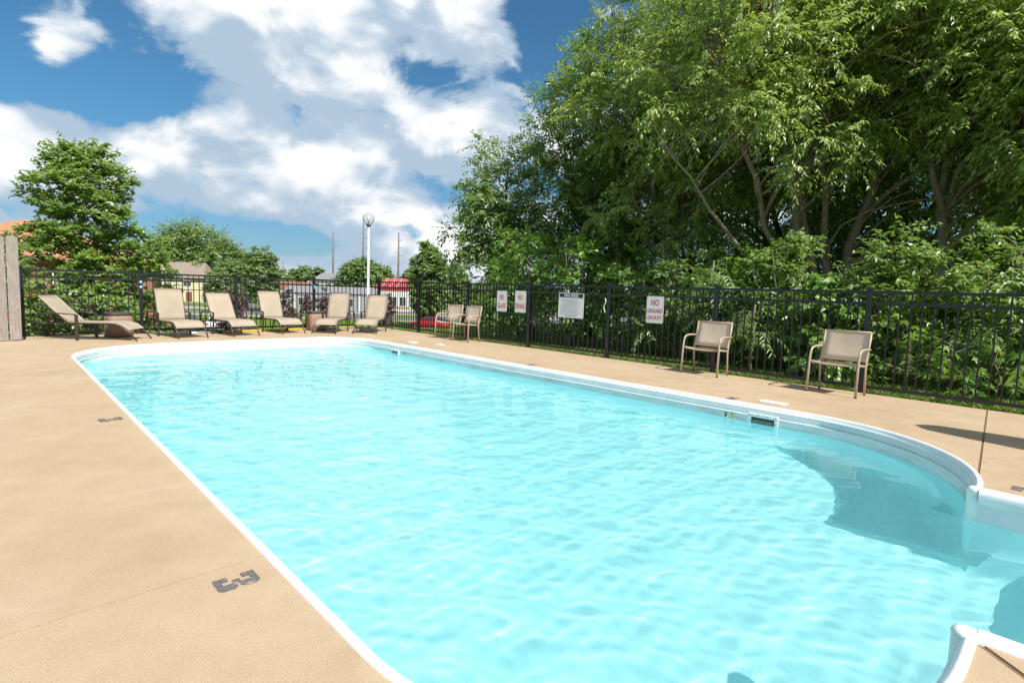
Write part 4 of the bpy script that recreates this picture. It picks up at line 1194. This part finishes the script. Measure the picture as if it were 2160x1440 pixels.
wf = thing('board_screen', 'weathered grey wooden boards with rusty hinges at the edge of the loungers', 'fence', W(1.03, 8.83), ANG_V)
def board(x, w, h, z0, lean):
    top = [(x + lean - w / 2 + .02, h - .0), (x + lean - w / 2, h - .03)]
    poly = [(x - w / 2, z0), (x + w / 2, z0), (x + lean + w / 2, h - .035), (x + lean + w / 2 - .022, h - .006), (x + lean + w / 2 - .055, h), (x + lean - w / 2 + .055, h), (x + lean - w / 2 + .022, h - .006), (x + lean - w / 2, h - .035)]
    m = MB(); n = 8
    m.add([(p[0], -.012, p[1]) for p in poly] + [(p[0], .012, p[1]) for p in poly], [tuple(range(n)), tuple(reversed(range(n, 2 * n)))] + [(i, n + i, n + (i + 1) % n, (i + 1) % n) for i in range(n)])
    m.build('board', MAT['board'], wf)
board(.11, .185, 2.13, .02, -.010); board(.315, .185, 2.12, .015, -.008); board(.52, .185, 2.13, .02, .0); board(.72, .185, 2.11, .02, .0); board(.92, .185, 2.12, .02, .0)
for z in (.42, 1.72): MB().box((.6, -.034, z), (1.1, .04, .09)).build('rail', MAT['board'], wf)
for z in (1.66, .50): MB().box((.213, .004, z), (.03, .022, .13)).build('hinge', MAT['rust'], wf)

# unseen folded parasol, guessed form, added past the fence to cast a deck shadow
um = thing('shadow_caster_parasol', 'unseen folded beige parasol added past the fence end to cast a deck shadow', 'parasol', W(17.12, 2.12))
MB().lathe([(.28, 0), (.28, .05), (.06, .08), (.04, .2)], 24).build('base', MAT['tubdark'], um)
MB().tube([(0, 0, .1), (0, 0, 2.3)], .02, 10).build('pole', MAT['tanmetal'], um)
MB().lathe([(.24, .60), (.34, .70), (.33, 1.2), (.27, 1.7), (.20, 2.1), (.05, 2.30)], 16).build('canopy', MAT['sling'], um)

# ------------------------------------------------------------------ painted depth numbers and lids on the deck
def stencil3(label, u, v, up, size=.26):
    """block stencil 3; 'up' is the reading-up direction (du, dv)"""
    U = (DR * up[0] + DL * up[1]).normalized(); Rt = Vector((U.y, -U.x, 0))
    w, h, s = .62, 1.0, .20
    rects = [(-.31, .10, .36, .5), (-.31, -.09, .20, .36), (-.31, -.09, -.5, -.36), (-.31, .10, .0, 0)]
    m = MB()
    def quad(x0, x1, y0, y1, c=.06):
        poly = [(x0, y0), (x1 - c, y0), (x1, y0 + c), (x1, y1 - c), (x1 - c, y1), (x0, y1)] if x1 > .2 else [(x0, y0), (x1, y0), (x1, y1), (x0, y1)]
        vs = [Rt * (x * size) + U * (y * size) for x, y in poly]
        m.add([(p.x, p.y, .0) for p in vs], [tuple(range(len(vs)))])
    quad(-.34, .02, .33, .5); quad(-.34, -.12, .17, .325); quad(.05, .34, .03, .5, .09); quad(-.12, .05, -.085, .085)
    quad(.05, .34, -.5, -.03, .09); quad(-.34, .02, -.5, -.33); quad(-.34, -.12, -.325, -.17)
    o = m.build('depth_number', MAT['stencil'], None, W(u, v, .004))
    return tag(o, label, 'marking', 'painted depth numbers on the deck')
stencil3('worn dark painted figure 3 beside the faint deck joint', 13.60, 8.555, (0, -1), .175)
stencil3('dark painted figure 3 on the long side far from the worn one', 9.80, 8.52, (0, -1), .185)
stencil3('dark painted figure 3 beside the pool steps', 15.96, 3.86, (-1, .0), .18)
stencil3('dark painted figure 3 on the fence side near the white lid', 12.98, 2.18, (0, 1), .18)
stencil3('dark painted figure 3 on the fence side opposite the rules board', 9.22, 2.17, (0, 1), .18)
for lb, u, v, w, d in (('white skimmer lid set in the deck near the last armchair', 13.44, 2.02, .34, .17), ('white skimmer lid set in the deck near the paired armchairs', 4.86, 1.86, .30, .20), ('pale round-edged deck cover between pool and paired armchairs', 5.55, 1.55, .24, .16)):
    o = link('skimmer_lid', MB().prism(rrect(w, d, .03), 0, .010).mesh('skimmer_lid'), None, MAT['white'], loc=W(u, v, .001), rz=ANG_U)
    tag(o, lb, 'lid')

# ================================================================== BACKGROUND
def ground_at(px, py):
    return on_z(px, py, LOW)
def at_x(px, Y, z=LOW):                  # a place on the low ground at distance Y
    p = at(px, 600, Y); return Vector((p.x, p.y, z))
def px_h(px, py, Y):                     # height above the low ground of something seen there at distance Y
    return at(px, py, Y).z - LOW
MAT['glass'] = simple('window_glass', (.05, .06, .07), .12, spec=.8, var=.2)
MAT['trim'] = simple('trim_white', (.70, .70, .67), .6)
def house(name, label, loc, rz, w, d, h, roof_h, wall, roof, hip=0.0, over=.35, windows=(), doors=(), bands=(), chimney=None, cat='house', group=None):
    """local x along the street front, front at -y"""
    t = thing(name, label, cat, loc, rz, group)
    MB().box((0, 0, h / 2), (w, d, h)).build('wall', wall, t)
    W2, D2 = w / 2 + over, d / 2 + over; rx = W2 - hip
    th = .12
    vs = [(-W2, -D2, h - .02), (W2, -D2, h - .02), (W2, D2, h - .02), (-W2, D2, h - .02), (-W2, -D2, h + th), (W2, -D2, h + th), (W2, D2, h + th), (-W2, D2, h + th), (-rx, 0, h + roof_h), (rx, 0, h + roof_h)]
    rf = MB().add(vs, [(3, 2, 1, 0), (0, 1, 5, 4), (1, 2, 6, 5), (2, 3, 7, 6), (3, 0, 4, 7), (4, 5, 9, 8), (6, 7, 8, 9), (5, 6, 9), (7, 4, 8)]).build('roof', roof, t)
    if chimney:
        MB().box((chimney[0], chimney[1], h + roof_h * .7), (.6, .6, roof_h * .9)).build('chimney', wall, rf)
    for x, z, ww, wh in windows:
        f = MB().box((x, -d / 2 - .02, z), (ww + .16, .08, wh + .16)).build('window', MAT['trim'], t)
        MB().box((x, -d / 2 - .065, z), (ww, .03, wh)).build('pane', MAT['glass'], f)
        MB().box((x, -d / 2 - .085, z), (.05, .02, wh)).build('mullion', MAT['trim'], f)
    for x, ww, hh, mt in doors:
        f = MB().box((x, -d / 2 - .03, hh / 2), (ww, .08, hh)).build('door', mt, t)
    for z, hh, mt in bands:
        MB().box((0, -d / 2 - .03, z), (w + .04, .06, hh)).build('wall_band', mt, t)
    return t
roof_tan = simple('roof_tan_shingle', (.27, .215, .175), .9, var=.15, scale=3)
roof_red = simple('roof_red_metal', (.46, .07, .07), .5, var=.08, scale=2)
roof_brown = simple('roof_red_shingle', (.28, .11, .075), .9, var=.15, scale=3)
roof_grey = simple('roof_grey_shingle', (.24, .24, .25), .9, var=.12, scale=3)
roof_terra = simple('roof_terracotta', (.44, .20, .11), .85, var=.15, scale=3)
w_cream = simple('wall_cream', (.66, .58, .38), .8, var=.05); w_white = simple('wall_white', (.74, .74, .72), .7, var=.05)
w_grey = simple('wall_grey_siding', (.33, .32, .31), .8, var=.08); w_brick = simple('wall_brick', (.30, .13, .09), .9, var=.25, scale=9); w_beige = simple('wall_beige', (.52, .47, .40), .8)
fascia = simple('fascia_brown', (.16, .085, .05), .8); door_brown = simple('door_brown', (.22, .07, .05), .6); yellow_band = simple('band_yellow', (.62, .36, .06), .6)

D = 122.0
p = at_x(388, D)
house('cream_house', 'two-storey cream house with tan hipped roof and brown eaves', p, math.atan2(-p.x, p.y) * .25, 11.3, 9.0, 5.0, 3.5, w_cream, roof_tan, hip=1.4, over=.4,
      windows=[(2.6, 3.9, 1.5, 1.1), (.9, 1.3, 1.6, 1.3), (-3.2, 3.9, 1.6, 1.2), (-4.0, 1.3, 1.4, 1.3)], doors=[(2.9, 1.2, 2.1, door_brown)], bands=[(4.85, .35, fascia), (2.55, .12, fascia)], chimney=(2.2, .6))
p = at_x(508, 128)
house('beige_house', 'low beige house half hidden behind the oval tree', p, .1, 9.5, 8, 3.8, 2.4, w_beige, roof_tan, over=.4, windows=[(-2, 1.9, 1.5, 1.2), (2, 1.9, 1.5, 1.2)])
p = at_x(622, 132)
house('red_roof_house', 'white house with red-brown shingle roof and a pale chimney', p, .12, 7.5, 8, 3.3, 1.7, w_white, roof_brown, hip=.6, over=.3, windows=[(-1.6, 1.8, 1.2, 1.2), (1.6, 1.8, 1.2, 1.2)], chimney=(3.2, .4))
p = at_x(700, 150)
house('grey_roof_house', 'two-storey pale house with grey roof beyond the long shed', p, -.25, 7.5, 8, 5.4, 2.3, w_white, roof_grey, hip=1.2, over=.3, windows=[(1.8, 4.2, 1.0, 1.3), (-1.8, 4.2, 1.0, 1.3)])
p = at_x(705, 100)
house('long_shed', 'long low grey building with white posts beyond the street', p, .05, 15.5, 7, 3.0, 1.2, w_grey, roof_grey, over=.3, windows=[(-4.4, 1.5, 1.6, 1.3), (.2, 1.5, 1.8, 1.3), (3.4, 1.5, 1.6, 1.3)], doors=[(-6.6, .25, 2.8, MAT['trim']), (-5.9, .20, 2.8, MAT['trim']), (-2.2, .2, 2.6, MAT['trim']), (5.4, .3, 2.7, MAT['trim'])], bands=[(2.75, .22, MAT['trim'])], cat='building')
p = at_x(790, 112)
house('pink_house', 'small dusty pink house beside the red-roofed restaurant', p, .0, 4.2, 6, 3.2, 1.3, simple('wall_pink', (.46, .33, .30), .8), roof_grey, over=.2, windows=[(0, 1.6, 1.0, 1.1)])
p = at_x(836, 104)
rest = house('red_roof_restaurant', 'white restaurant with bright red steep roof and yellow stripe', p, .02, 6.2, 8, 4.2, 1.9, w_white, roof_red, hip=1.3, over=.15,
      windows=[(-1.8, 1.9, 1.3, 1.5), (.2, 1.9, 1.3, 1.5), (2.0, 1.9, 1.0, 1.5)], bands=[(.75, .35, yellow_band), (4.0, .45, roof_red)], cat='restaurant')
for x in (-1.6, -.2, 1.0):
    MB().tube([(x - .25, -4.12, 4.38), (x + .15, -.25, 6.05)], .06, 5).build('roof_rib', MAT['trim'], rest)
# the apartment block behind the near tree
zb = -2.6
e_c = at(348, 556, 36.0); e_h = e_c.z - zb
ap_x, ap_y = Vector((math.cos(R(30)), math.sin(R(30)), 0)), Vector((-math.sin(R(30)), math.cos(R(30)), 0))
ap_c = e_c - ap_x * 7.6 + ap_y * 5.2
house('apartment_block', 'brick apartment block with terracotta roof behind the layered tree', Vector((ap_c.x, ap_c.y, zb)), R(30), 13.8, 9, e_h, 2.6, w_brick, roof_terra, hip=7.2, over=.7,
      windows=[(x, z, 1.6, 1.3) for z in (e_h - 1.4, 1.2) for x in (-5, -1.2, 2.6)], cat='building')

# utility poles
def utility_pole(label, px, top, Y, arms):
    b = at_x(px, Y); H = px_h(px, top, Y)
    t = thing('utility_pole', label, 'pole', b, 0, 'utility poles along the street')
    MB().tube([(0, 0, 0), (0, 0, H * .5), (0, 0, H)], [.34, .28, .17], 10).build('shaft', MAT['pole'], t)
    for py, L in arms:
        z = px_h(px, py, Y)
        a = MB().tube([(0, 0, z), (L, 0, z + .15)], .07, 6).build('arm', MAT['pole'], t)
        MB().lathe([(.03, 0), (.11, .05), (.07, .12), (.11, .19), (.05, .28)], 8, (L, 0, z + .15)).build('insulator', MAT['greyprint'], a)
utility_pole('slim brown utility pole without arms left of the globe lamp', 703, 488, 150, [(552, -.5)])
utility_pole('tallest brown utility pole with short side arms right by the globe lamp', 766, 462, 140, [(484, .95), (503, .95), (524, .95)])
utility_pole('brown utility pole rising over the red restaurant roof', 840, 490, 150, [(508, .8), (524, .8), (540, .8)])
t_ = at_x(597, 120); tag(MB().tube([(0, 0, 0), (0, 0, px_h(597, 551, 120))], [.16, .12], 8).build('flag_pole', MAT['pole'], None, t_), 'short pinkish pole beside the red-brown roofed house', 'pole')

# cars
def car(label, loc, rz, paint, L=4.4, Wd=1.78, H=1.42, group='cars beyond the pool'):
    t = thing('parked_car', label, 'car', loc, rz, group)
    st = [(-L / 2, .38, .80, .78), (-L / 2 + .12, .26, .88, .86), (-L * .30, .22, .93, .89), (0, .22, .92, .89), (L * .22, .22, .88, .89), (L * .40, .24, .76, .87), (L / 2 - .1, .30, .66, .80), (L / 2, .40, .58, .68)]
    vs, fs = [], []
    for x, zb, zt, hw in st:
        hw *= Wd / 1.78
        vs += [(x, -hw * .86, zb), (x, -hw, zb + .16), (x, -hw, (zb + zt) / 2 + .06), (x, -hw * .93, zt), (x, hw * .93, zt), (x, hw, (zb + zt) / 2 + .06), (x, hw, zb + .16), (x, hw * .86, zb)]
    for i in range(len(st) - 1):
        for k in range(8): fs.append((i * 8 + k, i * 8 + (k + 1) % 8, i * 8 + 8 + (k + 1) % 8, i * 8 + 8 + k))
    fs += [tuple(reversed(range(8))), tuple(range(len(st) * 8 - 8, len(st) * 8))]
    MB().add(vs, fs, True).build('body', paint, t)
    a = [(-L * .42, .74, .90), (L * .23, .74, .88)]; b = [(-L * .24, .58, H), (L * .03, .58, H)]
    cab = [(a[0][0], -a[0][1], a[0][2]), (a[1][0], -a[1][1], a[1][2]), (a[1][0], a[1][1], a[1][2]), (a[0][0], a[0][1], a[0][2]), (b[0][0], -b[0][1], b[0][2]), (b[1][0], -b[1][1], b[1][2]), (b[1][0], b[1][1], b[1][2]), (b[0][0], b[0][1], b[0][2])]
    MB().add(cab, [(4, 5, 6, 7), (0, 1, 5, 4), (1, 2, 6, 5), (2, 3, 7, 6), (3, 0, 4, 7)]).build('cabin', paint, t)
    C_ = [Vector(q) for q in cab]
    def pane(name, i, j, k, l, m=.10):
        P_ = [C_[i], C_[j], C_[k], C_[l]]; c = sum(P_, Vector()) / 4
        n = (P_[1] - P_[0]).cross(P_[3] - P_[0]).normalized()
        MB().add([c + (q - c) * (1 - m * 1.6) + n * .012 for q in P_], [(0, 1, 2, 3)]).build(name, MAT['glass'], t)
    pane('windscreen', 1, 2, 6, 5); pane('rear_window', 3, 0, 4, 7)
    for s, (i, j, k, l) in ((-1, (0, 1, 5, 4)), (1, (2, 3, 7, 6))):
        pane('side_window', i, j, k, l)
    for x in (-L * .30, L * .31):
        for s in (-1, 1):
            w_ = MB().lathe([(.20, -.1), (.31, -.1), (.33, -.06), (.33, .06), (.31, .1), (.20, .1)], 18).build('wheel', MAT['rubber'], t)
            w_.rotation_euler = (PI / 2, 0, 0); w_.location = (x, s * (Wd / 2 - .09), .33)
            r_ = MB().lathe([(.0, .075), (.205, .09), (.215, .10)], 14).build('rim', MAT['aluminium'], w_)
            r2 = MB().lathe([(.215, -.10), (.205, -.09), (.0, -.075)], 14).build('rim', MAT['aluminium'], w_)
    for s in (-1, 1):
        MB().box((-L / 2 + .04, s * .62, .74), (.10, .30, .16)).build('tail_light', MAT['red'], t)
        MB().box((L / 2 - .10, s * .56, .58), (.12, .30, .12)).build('headlight', MAT['aluminium'], t)
        MB().box((L * .17, s * (Wd / 2 + .04), .95), (.14, .14, .10)).build('mirror', paint, t)
    MB().box((-L / 2 - .005, 0, .62), (.02, .5, .12)).build('number_plate', MAT['white'], t)
red_p = simple('car_paint_red', (.50, .018, .03), .2, var=.04); white_p = simple('car_paint_white', (.74, .75, .76), .25, var=.03); dark_p = simple('car_paint_grey', (.06, .065, .075), .25, var=.05)
p = ground_at(905, 694); car('bright red hatchback on the drive beyond the fence corner', p, R(155), red_p)
p = ground_at(466, 697); car('white car seen from behind beyond the leaning lounger', p, R(105), white_p)
p = ground_at(395, 697); car('dark grey car beyond the tall-backed lounger', p, R(100), dark_p)

# trees and bushes beyond the back fence
rs = np.random.default_rng(77)
bl = at(186, 690, 19.0); bu, bv = UV(bl)
nz = terrain_z(bu, bv)
def layered_tree(label, loc, H, seed):
    rng = np.random.default_rng(seed)
    root = thing('layered_tree', label, 'tree', loc)
    st = [stem(rng, (0, 0, 0), (-.15, 0, H * .97), .15, .02, 10, .04)]
    C = []
    for k in range(15):
        z = H * (.13 + .84 * k / 14); rad = [1.9, 2.35, 2.55, 2.6, 2.6, 2.5, 2.3, 2.05, 1.85, 1.7, 1.5, 1.5, 1.35, 1.0, .55][k] * 1.02
        n = int(9 + rad * 11)
        for i in range(n):
            a = i * 2 * PI / n + rng.uniform(-.3, .3) + k; r = rad * (.30 + .72 * rng.random() ** .6) * (1 + .24 * math.sin(2 * a + k * .9 + .8) + rng.normal(0, .06))
            C.append((math.cos(a) * r, math.sin(a) * r, z + r * .16 + rng.normal(0, .13)))
    C = np.array(C)
    mb = MB(); mb.tube(st[0][0], list(st[0][1]), 9)
    limbs(rng, st, C, 2, .008, mb)
    mb.build('trunk', MAT['bark'], root)
    link('crown', crown_mesh(rng, C, .40 * rng.uniform(.7, 1.25, (len(C), 1)), 13, 12, .125, .092, .15, MAT['leaf_oak'], flat=.45, centre=np.array([0, 0, H * .4])), root)
    return root
layered_tree('leafy tree with layered boughs behind the lengthwise lounger', (bl.x, bl.y, nz - .05), at(170, 312, 19.0).z - nz, 81)
def far_tree(label, px, top, Y, width_px, seed, base_px=None, mat='leaf_far', name='street_tree', low=.22, leaf=.34, clumps=60, shape='round', group='trees beyond the back fence', z0=LOW):
    b = at_x(px, Y, z0); H = at(px, top, Y).z - z0; r = width_px / FPX * Y / 2
    rng = np.random.default_rng(seed)
    hz = H * (1 - low) / 2; cz = H * low + hz
    if shape == 'oval': parts = [(0, 0, cz, r, r, hz)]
    else: parts = [(0, 0, cz + hz * .25, r * .75, r * .75, hz * .72), (-r * .45, 0, cz - hz * .1, r * .58, r * .7, hz * .62), (r * .45, .1, cz - hz * .15, r * .58, r * .7, hz * .6)]
    st = [stem(rng, (0, 0, 0), (0, 0, H * .8), H * .022, H * .006, 6, H * .01), stem(rng, (0, 0, H * .2), (-r * .4, 0, H * .7), H * .013, H * .004, 5, H * .01), stem(rng, (0, 0, H * .22), (r * .4, 0, H * .68), H * .013, H * .004, 5, H * .01)]
    return tree(name, label, b, st, parts, int(clumps * 1.6), r * .30, 15, 11, leaf * 1.25, leaf * .8, .25, mat, seed, 'barkdark', group, limb_every=3, cat='tree')
far_tree('wide round tree behind the cream house', 412, 478, 130, 172, 101, leaf=.42, clumps=110)
far_tree('neat oval tree between the beige house and the lawn', 553, 522, 88, 72, 102, shape='oval', leaf=.26, clumps=90, low=.12)
far_tree('neat dense oval tree near the wood, beyond the fence corner', 905, 512, 62, 72, 103, shape='oval', leaf=.20, clumps=110, low=.06)
far_tree('loose tree tucked against the edge of the wood beside the oval tree', 958, 548, 76, 66, 104, leaf=.20, clumps=70, low=.06)
far_tree('broad tree behind the globe lamp', 762, 553, 140, 92, 105, leaf=.40, clumps=80)
far_tree('low tree between lamp and red restaurant roof', 800, 560, 150, 60, 106, leaf=.42, clumps=50)
far_tree('far rounded tree above the red-brown roof', 640, 560, 190, 70, 107, leaf=.55, clumps=50)
far_tree('far tree left of the slim utility pole', 668, 566, 175, 40, 108, leaf=.5, clumps=36)
far_tree('far tree beside the grey roof', 735, 566, 170, 50, 109, leaf=.5, clumps=40)
far_tree('small tree rising behind the red restaurant', 862, 572, 135, 40, 110, leaf=.4, clumps=40)
far_tree('olive tree between the round tree and the beige house', 492, 552, 118, 80, 111, leaf=.38, clumps=60)
far_tree('low bush-like tree in front of the beige house', 470, 580, 96, 60, 112, leaf=.30, clumps=50, low=.1)
far_tree('tree at the far edge of the street by the apartment roof', 330, 560, 150, 60, 113, leaf=.5, clumps=40)
far_tree('distant tree behind the long shed', 590, 572, 170, 50, 114, leaf=.5, clumps=40)
far_tree('dark bushy tree filling the fence corner beyond the red car', 1010, 600, 40, 60, 115, mat='leaf_dark', leaf=.16, clumps=70, low=.08)
far_tree('round tree peeping over the board screen', -20, 470, 60, 90, 116, leaf=.24, clumps=60)
for k, (px, top, wpx, Y, lb) in enumerate(((478, 612, 52, 44, 'purple-leaved bush beyond the leaning lounger'), (603, 600, 40, 44, 'upright purple-leaved bush left of the ribboned post'), (655, 618, 44, 46, 'sparse purple-leaved bush behind the ribboned post'), (692, 606, 46, 46, 'dense purple-leaved bush right of the ribboned post'), (812, 612, 44, 48, 'purple-leaved bush behind the globe lamp'), (508, 606, 30, 46, 'thin purple-leaved bush right of the middle fence post'))):
    far_tree(lb, px, top, Y, wpx, 130 + k, mat='leaf_plum', name='plum_bush', low=.02, leaf=.09, clumps=30, group='purple-leaved bushes on the lawn')
